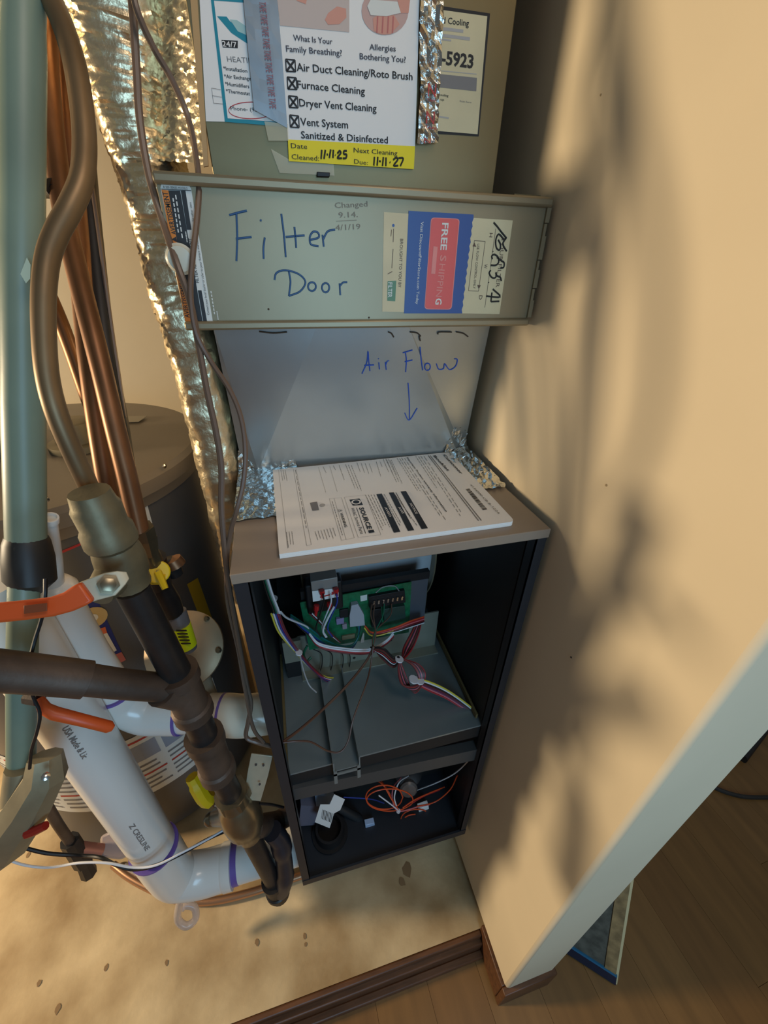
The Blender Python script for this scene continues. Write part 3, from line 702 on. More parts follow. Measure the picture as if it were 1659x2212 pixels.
FD.text(b, 'FILTER REPLACEMENT', Zw(605, 1545), Zw(495, 905), 6.5, 2, .01, .001); FD.text(b, 'Contact your local dealer or refer to your furnace manual', Zw(755, 2010), Zw(590, 930), 4.6, 2, 0, .001)
FD.text(b, 'R 500 SERIES MODELS', Zw(95, 180), Zw(440, 200), 5, 2, 0, .001); FD.text(b, 'for other sizes', Zw(535, 660), Zw(490, 385), 4.5, 2, 0, .001)
for x, y0, y1 in [(225, 300, 820), (270, 250, 900), (330, 800, 960), (470, 1420, 1700), (560, 1650, 2000), (600, 1950, 2080), (400, 780, 960)]:
    p, q = Zw(x + (y1-300)*.158, y1), Zw(x + (y0-300)*.158, y0)
    k = 7
    for i in range(k):
        FD.line(b, (p[0]+(q[0]-p[0])*i/k, p[1]+(q[1]-p[1])*i/k), (p[0]+(q[0]-p[0])*(i+.7)/k, p[1]+(q[1]-p[1])*(i+.7)/k), 0.0010, 0, 0.001)
lab(b.build('warning_label', [M_labwhite, M_laborange, M_labblack], fc, smooth=False), 'orange and black warning label')
# knob
c = FD.p(395, 560); b = MB(); b.lathe(c, (0, -1, 0), [(0, .007), (.004, .007), (.006, .0115), (.012, .0125), (.014, .0125), (.0155, .0105), (.017, .010), (.0175, .006)], 24)
lab(b.build('knob', mat('ivory_knob', (214, 208, 186), 0.35), fc), 'round ivory knob')
# advertising sticker, printed sideways
Zd = lambda x, y: (820 + x/5.53, 440 + y/5.53)
b = MB(); FD.quad(b, [Zd(50, 100), Zd(1590, 200), Zd(1430, 1320), Zd(30, 1290)], 0, 0.0003)
blue = [Zd(345, 85), Zd(600, 100), Zd(1120, 130)]
for i in range(1, 26): blue.append(Zd(1120 - 140*i/25 + (6 if i % 2 else -6), 130 + 1180*i/25))
blue.append(Zd(290, 1310)); FD.quad(b, blue, 1, 0.0005)
def rr(q, r=.06, k=4):
    q = [Vector(Zd(*x)) for x in q]; out = []
    for i in range(4):
        a, p, c_ = q[i-1], q[i], q[(i+1) % 4]; L = 8.0
        u = (a-p).normalized()*L; v = (c_-p).normalized()*L
        out += [tuple(p + u*(1-t)**2 + v*t**2) for t in [j/k for j in range(k+1)]]
    return out
FD.quad(b, rr([(612, 165), (955, 180), (858, 1265), (532, 1260)]), 3, 0.0006); FD.quad(b, rr([(620, 172), (945, 187), (850, 1257), (540, 1252)]), 2, 0.0008)
FD.text(b, 'FREE', Zd(745, 228), Zd(722, 555), 13.5, 5, .02, .0011); FD.text(b, 'S', Zd(722, 615), Zd(716, 690), 13, 3, .02, .0011); FD.text(b, 'HIPPIN', Zd(712, 715), Zd(668, 1110), 13, 3, .0, .0010); FD.text(b, 'G', Zd(668, 1130), Zd(662, 1205), 13, 5, .02, .0011)
FD.quad(b, [Zd(640, 510), Zd(690, 515), Zd(660, 840), Zd(612, 835)], 3, .001)
FD.text(b, 'Visit DiscountFilterStore.com Today', Zd(490, 215), Zd(430, 1200), 6.2, 5, .0, .0008)
FD.text(b, 'BROUGHT TO YOU BY', Zd(245, 420), Zd(222, 1000), 6.5, 4, 0, .0006)
c = FD.p(*Zd(163, 260)); b.poly([c + Vector((math.cos(a)*.0013, -.0006, math.sin(a)*.0013)) for a in [2*math.pi*i/12 for i in range(12)]], 1)
FD.quad(b, [Zd(95, 925), Zd(198, 920), Zd(185, 1165), Zd(90, 1160)], 6, .0005); FD.text(b, 'FILTER', Zd(100, 940), Zd(96, 1120), 9, 5, .01, .0008)
for p, q in [((165, 300), (160, 460)), ((140, 310), (135, 390)), ((160, 540), (145, 770)), ((150, 810), (95, 840))]: FD.line(b, Zd(*p), Zd(*q), 0.0006, 4)
for p, q in [((1130, 440), (1260, 452)), ((1260, 452), (1180, 1045)), ((1180, 1045), (1060, 1040)), ((1060, 1040), (1130, 440)), ((1385, 300), (1255, 1240))]: FD.line(b, Zd(*p), Zd(*q), 0.0005, 4)
for q in ([(1130, 465), (1150, 515), (1108, 510)], [(1182, 1020), (1165, 970), (1205, 975)]): FD.quad(b, [Zd(*x) for x in q], 4, .0008)
FD.text(b, 'USE FLOW CONTROL ONLY', Zd(1165, 480), Zd(1115, 1015), 5.0, 4, 0, .0006)
FD.text(b, 'YOUR FILTER', Zd(1455, 400), Zd(1385, 1000), 8, 4, 0, .0006)
for s, y in (('H', 350), ('W', 722), ('D', 1095)): FD.text(b, s, Zd(1342 - (y-350)*.165 - 30, y), Zd(1335 - (y-350)*.165 - 30, y + 50), 7, 4, 0, .0006)
for st in [[(1360, 225), (1400, 270), (1450, 335), (1512, 410)], [(1480, 425), (1420, 365), (1385, 440), (1395, 530), (1432, 552), (1442, 490), (1415, 430)], [(1512, 408), (1470, 480), (1515, 568)], [(1350, 568), (1352, 575)],
           [(1345, 662), (1338, 625), (1372, 608), (1412, 640), (1420, 700), (1385, 735), (1325, 735)], [(1400, 640), (1450, 680), (1485, 705), (1480, 760), (1440, 770)],
           [(1325, 795), (1308, 830), (1340, 882), (1385, 880), (1390, 820)], [(1385, 820), (1400, 860), (1440, 880), (1452, 922)], [(1298, 938), (1300, 944)], [(1350, 1020), (1440, 1112), (1270, 1104)], [(1330, 1170), (1425, 1166)], [(1340, 1060), (1328, 1170)]]:
    FD.stroke(b, [Zd(*p) for p in st], 0.0009, 7, 4, .0005)
lab(b.build('advert_sticker', [M_cream, M_adblue, M_adred, M_adpink, M_brownink, M_labwhite, mat('advert_green', (96, 140, 110), .5), M_ink], fc, smooth=False), 'cream, blue and red sticker printed sideways')

# ================================================================== return duct with its papers
YD = 0.200
MB_ = MB().box(0.0305, YD, FZ1 + 0.001, 0.337, 0.75, 2.14)
rd = tag(MB_.build('return_duct', M_ductm, bevel=0.001), 'dull grey return air duct rising above the filter cabinet', 'duct')
FP = Face('y', YD - 0.0006, (0, -1, 0))
# left company sheet with teal border
Z5 = lambda x, y: (440 + x/5.823, y/5.823)
b = MB(); FP.quad(b, [(428, -60), (640, -60), (640, 272), (486, 263), (445, 262)], 0, 0.0)
FP.quad(b, [(449, -60), (640, -60), (640, 276), (486, 263.5)], 1, .0004); FP.quad(b, [(455, -60), (640, -60), (640, 266), (492, 256)], 0, .0006)
FP.quad(b, [Z5(90, -100), Z5(600, -100), Z5(600, 45), Z5(130, 12)], 1, .0008)
FP.quad(b, [Z5(170, 210), Z5(290, 215), Z5(330, 270), Z5(540, 450), Z5(560, 560), Z5(350, 420)], 1, .0008); FP.quad(b, [Z5(330, 250), Z5(420, 260), Z5(540, 340), Z5(545, 450), Z5(430, 400)], 4, .0009)
FP.quad(b, [Z5(225, 505), Z5(430, 518), Z5(430, 612), Z5(240, 600)], 2, .0008); FP.text(b, '24/7', Z5(240, 590), Z5(420, 605), 12, 0, .01, .0011)
FP.text(b, 'HEATING', Z5(300, 780), Z5(700, 808), 12, 3, 0, .0009)
for s, y, x1 in [('*Installation', 885, 550), ('*Air Exchangers', 985, 640), ('*Humidifiers', 1080, 575), ('*Thermostat', 1170, 585)]:
    FP.text(b, s, Z5(250 + (y-885)*.12, y), Z5(x1, y + 34), 8, 2, .01, .0009)
FP.text(b, 'Phone- (952)', Z5(342, 1388), Z5(740, 1412), 8.5, 2, 0, .0009)
el = loop(600, 1392, 285, 105, 33, 0)
for i in range(32): FP.line(b, Z5(*el[i]), Z5(*el[i+1]), 0.0006, 5, .0009)
for p, q in [((100, 1110), (215, 1130)), ((110, 1205), (230, 1225)), ((125, 1300), (245, 1310)), ((100, 1110), (125, 1300))]: FP.line(b, Z5(*p), Z5(*q), .0003, 3, .0005)
tag(b.build('company_sheet', [M_paper, M_teal, M_ink, M_ink2, mat('pale_teal', (170, 205, 200), .5), M_red], smooth=False), 'white heating company sheet with teal border stuck on the duct, left of the notice', 'poster')
# right company card
Z6 = lambda x, y: (880 + x/6.91, y/6.91)
b = MB(); FP.quad(b, [Z6(250, 50), Z6(1235, 200), Z6(1065, 2035), Z6(250, 1985)], 1, 0); FP.quad(b, [Z6(250, 115), Z6(1190, 245), Z6(1045, 2005), Z6(250, 1940)], 0, .0004)
FP.text(b, 'd Cooling', Z6(520, 350), Z6(912, 398), 14, 1, .01, .0007); FP.text(b, '-5923', Z6(500, 958), Z6(975, 1022), 29, 1, .03, .0007)
FP.quad(b, [Z6(400, 1100), Z6(1035, 1165), Z6(1025, 1365), Z6(400, 1300)], 2, .0006)
FP.text(b, 'cooling', Z6(470, 1430), Z6(608, 1450), 5, 1, .01, .0007); FP.text(b, 'up', Z6(490, 1500), Z6(545, 1508), 4.5, 1, .01, .0007); FP.text(b, 'Scan here', Z6(775, 1522), Z6(952, 1545), 4, 2, 0, .0007)
for p, q, wd in [((500, 430), (830, 470), .0022), ((500, 530), (930, 585), .0022), ((500, 590), (650, 610), .0012), ((500, 1060), (1030, 1110), .0006), ((440, 1740), (615, 1765), .0012)]: FP.line(b, Z6(*p), Z6(*q), wd, 3, .0006)
tag(b.build('company_card', [M_cream, M_ink, M_ink2, M_inkl], smooth=False), 'cream heating and cooling card with dark border and large phone digits on the duct', 'card')
# cleaning notice
Z1 = lambda x, y: (400 + x/2.074, y/2.074)
FN = Face('y', YD - 0.0030, (0, -1, 0))
b = MB(); b.slab([FN.p(*q) for q in [(588, -140), (911, -140), (896.6, 316), (621.8, 301)]], (0, .0006, 0), 0); b.slab([FN.p(*q) for q in [(621.8, 301), (896.6, 316), (894, 365.5), (624, 348)]], (0, .0006, 0), 1)
FN.quad(b, [Z1(380, -300), Z1(735, -300), Z1(735, 145), Z1(425, 115)], 3, .0004)
FN.quad(b, [Z1(640, 60), Z1(680, 30), Z1(720, 40), Z1(722, 80), Z1(690, 110), Z1(640, 112), Z1(625, 90)], 4, .0006); FN.quad(b, [Z1(480, -60), Z1(560, -60), Z1(540, 20), Z1(500, 5)], 4, .0006)
c = loop(895, 50, 105, 108, 25, 0)[:-1]; FN.quad(b, [Z1(*p) for p in c], 5, .0004)
FN.quad(b, [Z1(840, 85), Z1(870, 60), Z1(930, 60), Z1(960, 110), Z1(920, 154), Z1(880, 156), Z1(845, 140)], 4, .0006)
for x in (862, 886, 910, 932): FN.line(b, Z1(x, 75), Z1(x - 4, 150), .0012, 7, .0008)
FN.quad(b, [Z1(830, 0), Z1(950, 10), Z1(965, 60), Z1(900, 75), Z1(830, 70), Z1(815, 30)], 6, .0009); FN.quad(b, [Z1(945, -20), Z1(1010, -30), Z1(1000, 60), Z1(965, 60)], 4, .0006)
for s, a, c, h in [('What Is Your', (485, 182), (660, 200), 12.5), ('Family Breathing?', (453, 232), (703, 252), 13.5), ('Allergies', (825, 224), (943, 232), 13), ('Bothering You?', (782, 266), (988, 282), 13.5)]:
    FN.text(b, s, Z1(*a), Z1(*c), h, 8, .012)
for s, a, c, h in [('Air Duct Cleaning/Roto Brush', (500, 318), (1018, 360), 17), ('Furnace Cleaning', (503, 395), (805, 425), 16.5), ('Dryer Vent Cleaning', (512, 477), (857, 502), 16.5),
                   ('Vent System', (517, 562), (730, 576), 16.5), ('Sanitized & Disinfected', (520, 620), (908, 643), 15.5)]:
    FN.text(b, s, Z1(*a), Z1(*c), h, 2, .012)
for x0, y0, x1, y1 in [(450, 266, 492, 320), (457, 346, 498, 400), (463, 430, 503, 482), (468, 516, 508, 570)]:
    for p, q in [((x0, y0), (x1, y0+4)), ((x1, y0+4), (x1+3, y1+2)), ((x1+3, y1+2), (x0+3, y1)), ((x0+3, y1), (x0, y0))]: FN.line(b, Z1(*p), Z1(*q), .0010, 2)
    for p, q in [((x0+4, y0+5), (x1-2, y1-2)), ((x1-4, y0+8), (x0+6, y1-3))]: FN.line(b, Z1(*p), Z1(*q), .0016, 2)
for s, a, c, h in [('Date', (475, 664), (547, 668), 11), ('Cleaned:', (478, 713), (600, 721), 11), ('Next Cleaning', (755, 683), (950, 697), 10.5), ('Due:', (757, 733), (818, 740), 10)]:
    FN.text(b, s, Z1(*a), Z1(*c), h, 9, 0)
for st in [[(612, 672), (609, 712)], [(628, 672), (622, 712)], [(634, 692), (640, 693)], [(652, 670), (646, 708)], [(664, 672), (662, 708)], [(672, 694), (674, 696)], [(682, 688), (692, 676), (697, 686), (682, 708), (702, 709)], [(724, 676), (712, 677), (711, 690), (723, 692), (720, 708), (706, 710)],
           [(848, 703), (845, 742)], [(863, 703), (860, 742)], [(869, 722), (876, 723)], [(888, 704), (884, 744)], [(900, 706), (899, 744)], [(916, 726), (919, 729)], [(932, 716), (946, 706), (952, 716), (934, 742), (954, 742)], [(956, 708), (977, 710), (964, 744)]]:
    FN.stroke(b, [Z1(*p) for p in st], 0.00085, 9, 4)
tag(b.build('cleaning_notice', [M_paper, M_hyellow, M_ink, M_skinbg, M_skin, mat('printed_rose', (206, 170, 160), .6), M_labwhite, M_redpale, mat('dark_slate_ink', (70, 72, 84), .6), M_ink], smooth=False),
    'white duct cleaning notice with ticked boxes and yellow date strip taped to the duct', 'notice')
# foil tape strips that hold the notice
def strip(polyl, polyr, ny, amp, seed, face, nx=5):
    rnd = random.Random(seed); off = {}
    def ev(pl, t):
        k = t * (len(pl) - 1); i = min(int(k), len(pl) - 2); f = k - i
        return (pl[i][0] + (pl[i+1][0]-pl[i][0])*f, pl[i][1] + (pl[i+1][1]-pl[i][1])*f)
    def fn(u, v):
        a, c_ = ev(polyl, u), ev(polyr, u); k = (round(u*ny), round(v*nx))
        if k not in off: off[k] = rnd.uniform(0, amp)
        return face.p(a[0] + (c_[0]-a[0])*v, a[1] + (c_[1]-a[1])*v) + Vector((0, -off[k], 0))
    return MB().grid(fn, ny, nx)
FS = Face('y', YD - 0.0042, (0, -1, 0))
tp = strip([(522, -60), (526, 0), (537, 120), (549, 237)], [(594, -60), (599, 0), (611, 140), (621, 277)], 14, .0004, 1, FS, 4).build('foil_tape_strip', mat('grey_foil_tape', (150, 158, 164), .4, .45, var=(30, .08)), smooth=False)
tag(tp, 'flat grey foil tape strip with faded red print along the left of the notice', 'tape')
b = MB()
for i in range(9): FS.text(b, 'TAPE', (560 + i*2.6, 4 + i*26), (562 + i*2.6, 26 + i*26), 14, 0, .02, .0010)
b.build('tape_print', mat('faded_tape_print', (150, 106, 118), .5), tp, smooth=False)
tp = strip([(908, -60), (907, 0), (905, 60), (905, 145), (907, 190), (903, 250), (899, 312)], [(962, -60), (958, 0), (955, 60), (951, 145), (948, 190), (946, 250), (945, 309)], 34, .0045, 4, FS, 6).build('foil_tape_strip', M_foil2, smooth=False)
tag(tp, 'crinkled shiny foil tape strip with red N print along the right of the notice', 'tape')
b = MB(); FQ = Face('y', YD - 0.0090, (0, -1, 0))
for (s, a, c, h) in [('N', (924, 208), (941, 210), 29), ('TAPE', (922, 218), (942, 221), 6), ('N', (920, 267), (938, 269), 28), ('TAPE', (918, 277), (944, 281), 6), ('N', (916, 309), (930, 310), 12)]:
    FQ.text(b, s, a, c, h, 0, 0, 0)
b.build('tape_print', M_red, tp, smooth=False)
b = MB(); FS.quad(b, [(571, 262), (622, 268), (624, 304), (580, 304)], 0, 0)
tag(b.build('clear_tape_strip', M_cleartape, smooth=False), 'yellowed clear tape piece at lower left of the notice', 'tape')
b = MB(); FP.quad(b, [(585, 322), (626, 346), (720, 354), (722, 380), (604, 374)], 0, .0012)
tag(b.build('clear_tape_strip', M_cleartape, smooth=False), 'clear tape piece hanging below the yellow date strip', 'tape')
b = MB(); b.slab([FP.p(*q) for q in [(684, 372), (712, 374), (711, 384), (684, 383)]], (0, -.004, 0)); tag(b.build('magnet', M_black, bevel=.0006), 'small black magnet on the duct under the notice', 'magnet')
# tan edge of the duct wrap and foil patch at the left of the duct
b = MB(); b.slab([P(x, y, 'y', YD - 0.001) for x, y in [(408, -40), (424, -40), (450, 358), (440, 360)]], (0, .004, 0)); tag(b.build('wrap_edge_strip', mat('tan_strip', (196, 156, 104), .6)), 'narrow tan edge strip down the left corner of the return duct', 'strip')

# ================================================================== foil wrapped duct
def foilduct():
    path = [((-0.030, .335, .60), .036, .11), ((-0.030, .335, .80), .036, .11), ((-0.030, .33, 1.00), .036, .11), ((-0.040, .33, 1.10), .030, .105), ((-0.042, .33, 1.18), .030, .10), ((-0.044, .33, 1.25), .036, .10), ((-0.036, .33, 1.31), .050, .10), ((-0.055, .33, 1.37), .072, .11), ((-0.11, .33, 1.43), .085, .12), ((-0.20, .34, 1.47), .085, .12), ((-0.30, .35, 1.50), .085, .12)]
    C = cr([p for p, a, c in path], 9); n = len(C); nc = 72; rnd = random.Random(11); b = MB()
    import mathutils
    def ab(i):
        k = i / (n-1) * (len(path)-1); j = min(int(k), len(path)-2); f = k - j
        return path[j][1]*(1-f) + path[j+1][1]*f, path[j][2]*(1-f) + path[j+1][2]*f
    sub = 4; rows = []
    for i in range(n * sub - 1):
        f = i / sub; i0 = int(f); p = C[i0].lerp(C[min(i0+1, n-1)], f - i0)
        d = (C[min(i0+1, n-1)] - C[max(i0-1, 0)]).normalized(); u = Vector((1, 0, 0)); u = (u - d*u.dot(d)).normalized(); v = d.cross(u)
        a, c = ab(f)
        row = []
        for j in range(nc):
            t = 2*math.pi*j/nc; ct, st = math.cos(t), math.sin(t); e = 0.55
            q = p + u*(a*math.copysign(abs(ct)**e, ct)) + v*(c*math.copysign(abs(st)**e, st))
            nn = mathutils.noise.noise(q*30)*.004 - abs(mathutils.noise.noise(Vector((q.x*70, q.y*70, q.z*160))))*.005 - abs(mathutils.noise.noise(q*190))*.0022 + .002
            q += (u*ct + v*st) * (nn - .002); row.append(q)
        rows.append(row)
    b.grid(lambda s, t: rows[round(s*(len(rows)-1))][round(t*nc) % nc], len(rows)-1, nc)
    return b
tag(foilduct().build('foil_wrapped_duct', M_foil), 'crinkled foil wrapped duct running down behind the filter cabinet', 'duct')
b = MB(); b.grid(crink(P(330, 348, 'y', .250), P(442, 356, 'y', .206), P(418, -60, 'y', .206), P(300, -60, 'y', .262), 22, 70, .0013, 21), 22, 70)
tag(b.build('foil_patch', M_foil), 'creased foil patch covering the left corner of the return duct', 'foil')

# ================================================================== water heater
HC = Vector((-0.418, 0.545, 0)); HR = 0.300
wh = thing('water_heater', 'squat dark grey water heater behind the white pipes', 'water heater', (HC.x, HC.y, ZS))
b = MB(); b.lathe((HC.x, HC.y, ZS + .012), (0, 0, 1), [(0, HR - .01), (.004, HR), (.80 - ZS - .062, HR)], 72); b.build('jacket', M_heater, wh)
b = MB(); b.lathe((HC.x, HC.y, .745), (0, 0, 1), [(0, HR), (0, HR + .006), (.018, HR + .010), (.022, HR + .014), (.046, HR + .014), (.055, HR + .006), (.057, HR - .02), (.060, .1), (.060, .002)], 72)
b.build('top_cap', M_heattop, wh)
b = MB()
def cyl(px, py, r=HR + .0008):
    d = ray(px, py); o = CAM - HC; a = d.x*d.x + d.y*d.y; bb = 2*(o.x*d.x + o.y*d.y); c = o.x*o.x + o.y*o.y - r*r
    t = (-bb - math.sqrt(max(0, bb*bb - 4*a*c))) / (2*a); p = CAM + d*t
    return math.atan2(p.y - HC.y, p.x - HC.x), p.z
def cp(th, z, r): return Vector((HC.x + r*math.cos(th), HC.y + r*math.sin(th), z))
for px, py in [(356, 1007), (100, 1079), (250, 1060)]:
    th, z = cyl(px, py, HR + .014); p = cp(th, z, HR + .0125); b.lathe(p, (math.cos(th), math.sin(th), 0), [(0, .004), (.002, .004), (.003, .002)], 10)
b.build('screw', M_chrome, wh)
def cpatch(name, corners, m, r=HR + .0008, nu=12):
    th0, z0 = cyl(*corners[0]); th1, z1 = cyl(*corners[1]); th2, z2 = cyl(*corners[2]); th3, z3 = cyl(*corners[3])
    def fn(u, v):
        ta, tb = th0 + (th1-th0)*u, th3 + (th2-th3)*u; za, zb = z0 + (z1-z0)*u, z3 + (z2-z3)*u
        return cp(ta + (tb-ta)*v, za + (zb-za)*v, r)
    return MB().grid(fn, nu, 4).build(name, m, wh)
def ctext(mb, s, a, c, h, m=0, r=HR + .0016, bold=0.0):
    (t0, z0), (t1, z1) = cyl(*a, r), cyl(*c, r); wd = math.hypot((t1-t0)*r, z1-z0); ux, uz = (t1-t0)*r/wd, (z1-z0)/wd
    text(mb, s, None, None, None, None, h, m, wd, 0, bold, lambda x, y: cp(t0 + (x*ux - y*uz)/r, z0 + x*uz + y*ux, r))
b = MB(); ctext(b, 'NUM', (98, 1172), (186, 1142), .022, 0); b.build('maker_lettering', mat('silver_print', (150, 156, 158), .4), wh, smooth=False)
lab(cpatch('stripe', [(125, 1199), (200, 1166), (200, 1161), (125, 1193)], M_red), 'thin red stripe')
lab(cpatch('stripe', [(118, 1142), (178, 1122), (178, 1118), (118, 1138)], M_steel), 'thin silver stripe')
cpatch('energy_label', [(238, 1430), (268, 1420), (210, 1294), (184, 1305)], M_navy)
c_ = cyl(200, 1334); b = MB(); b.poly([cp(c_[0] + math.cos(a)*.022/HR, c_[1] + math.sin(a)*.022, HR + .0018) for a in [2*math.pi*i/20 for i in range(20)]]); b.poly([cp(c_[0] + math.cos(a)*.008/HR, c_[1] + math.sin(a)*.008, HR + .0022) for a in [2*math.pi*i/14 for i in range(14)]], 1)
b.build('seal_print', [M_gold, M_labwhite], wh, smooth=False)
cpatch('label_panel', [(236, 1412), (252, 1404), (231, 1366), (213, 1373)], M_labwhite, HR + .002); cpatch('label_band', [(213, 1373), (231, 1366), (227, 1353), (206, 1361)], mat('orange_band', (220, 110, 70), .5), HR + .002)
cpatch('label_band', [(246, 1438), (272, 1425), (262, 1408), (236, 1418)], M_redpale, HR + .0016)
cpatch('rating_sticker', [(316, 1136), (329, 1130), (310, 1060), (297, 1066)], M_labwhite)
lab(cpatch('hazard_label', [(438, 1352), (458, 1335), (427, 1248), (404, 1262)], M_dull), 'yellow hazard label in the shade')
# wide instruction label round the lower jacket
zl0, zl1 = 0.02, 0.24
t0, t1 = math.radians(-168), math.radians(-34)
b = MB().grid(lambda u, v: cp(t0 + (t1-t0)*u, zl0 + (zl1-zl0)*v, HR + .0009), 40, 2)
il = b.build('instruction_label', M_labwhite, wh)
b = MB()
def arc(ta, tb, z, hgt, m): b.grid(lambda u, v: cp(ta + (tb-ta)*u, z + hgt*v, HR + .0016), max(2, int(abs(tb-ta)*10)), 1, m)
rnd = random.Random(5)
for k in range(9):
    ta = t0 + .06 + k*.255
    for r_ in range(11):
        z = zl1 - .02 - r_*.018
        if r_ == 0 or r_ == 7: arc(ta, ta + .22, z, .006, 1)
        elif k in (6, 7) and 1 <= r_ <= 4: 
            if r_ == 1: arc(ta, ta + .22, z - .05, .056, 2)
        else: arc(ta, ta + rnd.uniform(.15, .22), z, .006, 0)
b.build('label_print', [M_ink2, M_red, M_zincbox], il, smooth=False)
# vent hood / fittings on the top
c = P(150, 905, 'z', .86); b = MB(); b.lathe((c.x, c.y, .805), (0, 0, 1), [(0, .05), (.012, .05), (.014, .035), (.05, .034), (.052, .03)], 20); b.build('pipe_nipple', M_castiron, wh)
b = MB(); b.lathe((HC.x - .06, HC.y + .0, .806), (0, 0, 1), [(0, .085), (.018, .085), (.03, .06), (.10, .055)], 24); b.build('vent_collar', M_black, wh)
q = P(285, 905, 'z', .807); b = MB(); b.slab([q + Vector(v) for v in [(-.025, -.02, 0), (.02, -.025, 0), (.028, .015, 0), (-.018, .022, 0)]], (0, 0, .0008)); b.build('caution_sticker', mat('tan_sticker', (150, 140, 120), .5), wh)

# ================================================================== white PVC vent pipes
def pvc_text(mb, s, a, c, p0, d, r, h, m=0):     # lettering wrapped on a pipe of axis p0 + t d, between two pixels
    d = d.normalized()
    def hit(px, py):
        q = ray(px, py).normalized(); o = CAM - p0; oo = o - d*o.dot(d); qq = q - d*q.dot(d)
        A, B_, C = qq.dot(qq), 2*oo.dot(qq), oo.dot(oo) - r*r
        return CAM + q * ((-B_ - math.sqrt(max(0, B_*B_ - 4*A*C))) / (2*A))
    pa, pc = hit(*a), hit(*c); ta, tc = (pa - p0).dot(d), (pc - p0).dot(d)
    e = (pa - p0 - d*ta).normalized(); f = -d.cross(e)
    text(mb, s, None, None, None, None, h, m, abs(tc - ta), 0, .01, lambda x, y: p0 + d*(ta + x) + (e*math.cos(y/r) + f*math.sin(y/r))*(r + .0006))
Y1, Y2 = 0.125, 0.076
el = P(268, 1535, 'y', Y1); pr1 = 0.0255
pv = thing('vent_pipe', 'narrower white plastic vent pipe bending into the furnace side, upper of the two', 'pipe', el)
ax = V(118, 1285, el); el = V(268, 1535, el)
b = MB(); b.tube([ax, V(190, 1410, el), el + Vector((0, 0, .045))], [.0245, .0250, .0265], 28); b.build('pipe', M_pvc, pv)
b = MB(); b.lathe(ax - Vector((0, 0, .002)), (0, 0, 1), [(0, .0272), (.010, .0272), (.019, .022), (.024, .013), (.026, .004)], 28); b.build('pipe_cap', M_pvc, pv)
sm = D(107, 1124, depth(ax) - .075); b = MB(); b.tube([ax + Vector((.002, 0, .012)), sm.lerp(ax, .5), sm], [.0125, .0100, .0070], 18); b.lathe(sm - Vector((0, 0, .002)), sm - ax, [(0, .0070), (0, .0078), (.006, .0080), (.0072, .0076), (.0072, .0060), (.003, .0058)], 18)
b.build('stub_pipe', M_pvc, pv)
z1 = el.z - .012; q1 = Vector((-.090, .092, z1)); q2 = Vector((-.045, .082, z1 - .004)); q3 = Vector((-.0015, .082, z1 - .012))
rd_ = (q1 - Vector((el.x, Y1, z1))).normalized()
arcp = cr([el + Vector((0, 0, .052)), el + Vector((0.003, 0, .018)), Vector((el.x, Y1, z1)) + rd_*.030 + Vector((0, 0, .003)), Vector((el.x, Y1, z1)) + rd_*.062, Vector((el.x, Y1, z1)) + rd_*.085], 6)
b = MB(); b.tube(arcp, [.0300]*len(arcp), 28); b.build('elbow', M_pvc, pv)
b = MB(); b.tube([Vector((el.x, Y1, z1)) + rd_*.07, q1], .0275, 28); b.build('pipe', M_pvc, pv)
b = MB(); b.tube(cr([q1 - rd_*.008, q1 + rd_*.02, q2, q3], 5), .0325, 28); lab(b.build('elbow', mat('ivory_pvc', (228, 214, 190), .25, coat=.2), pv), 'ivory elbow at the furnace side')
for p_, d_, r_ in [(el + Vector((0, 0, .050)), Vector((0, 0, 1)), .0304), (Vector((el.x, Y1, z1)) + rd_*.0835, rd_, .0303), (q1 + rd_*.012, rd_, .0329)]:
    lab(MB().lathe(p_, d_, [(0, r_), (.004, r_)], 28).build('primer_ring', M_purple, pv), 'purple primer ring')
pr2 = 0.038
b2 = P(330, 1825, 'y', Y2)
pw2 = thing('vent_pipe', 'wide white plastic vent pipe dropping to the floor and bending under the furnace', 'pipe', b2)
a2 = V(-40, 1255, b2); yh2 = Y2; z2 = P(500, 1872, 'y', Y2).z + .008
b = MB(); b.tube([a2, V(150, 1545, b2), b2], pr2, 28); b.build('pipe', M_pvc, pw2)
zt2 = max(b2.z, z2 + .085)
arcp = cr([Vector((b2.x, Y2, zt2 - .01)), Vector((b2.x + .002, Y2, z2 + .045)), Vector((b2.x + .020, Y2, z2 + .014)), Vector((b2.x + .055, Y2, z2)), Vector((b2.x + .095, Y2, z2))], 6)
b = MB(); b.tube(arcp, pr2 + .0045, 28); b.build('elbow', M_pvc, pw2)
b = MB(); b.tube([Vector((b2.x + .07, Y2, z2)), Vector((-.08, Y2, z2)), Vector((-.0015, Y2, z2))], pr2, 28); b.build('pipe', M_pvc, pw2)
b = MB(); b.lathe((b2.x + .092, Y2, z2), (1, 0, 0), [(0, pr2+.0046), (.003, pr2+.0066), (.020, pr2+.0066), (.021, pr2 + .001)], 28); b.build('hub', M_pvc, pw2)
for p_, d_, r_, l_ in [(Vector((b2.x + .113, Y2, z2)), Vector((1, 0, 0)), pr2 + .0008, .012), (Vector((b2.x, Y2, zt2 - .011)), Vector((0, 0, 1)), pr2 + .0048, .004)]:
    lab(MB().lathe(p_, d_, [(0, r_), (l_, r_)], 28).build('primer_ring', M_purple, pw2), 'purple primer ring')
dv = (b2 - a2)
b = MB(); pvc_text(b, 'Z CRESLINE', (278, 1785), (312, 1840), a2, dv, pr2, .0075); b.build('pipe_print', M_ink2, pw2, smooth=False)
b = MB(); pvc_text(b, 'USA Made & Lic', (133, 1574), (178, 1640), a2, dv, pr2, .0075); b.build('pipe_print', M_ink2, pw2, smooth=False)

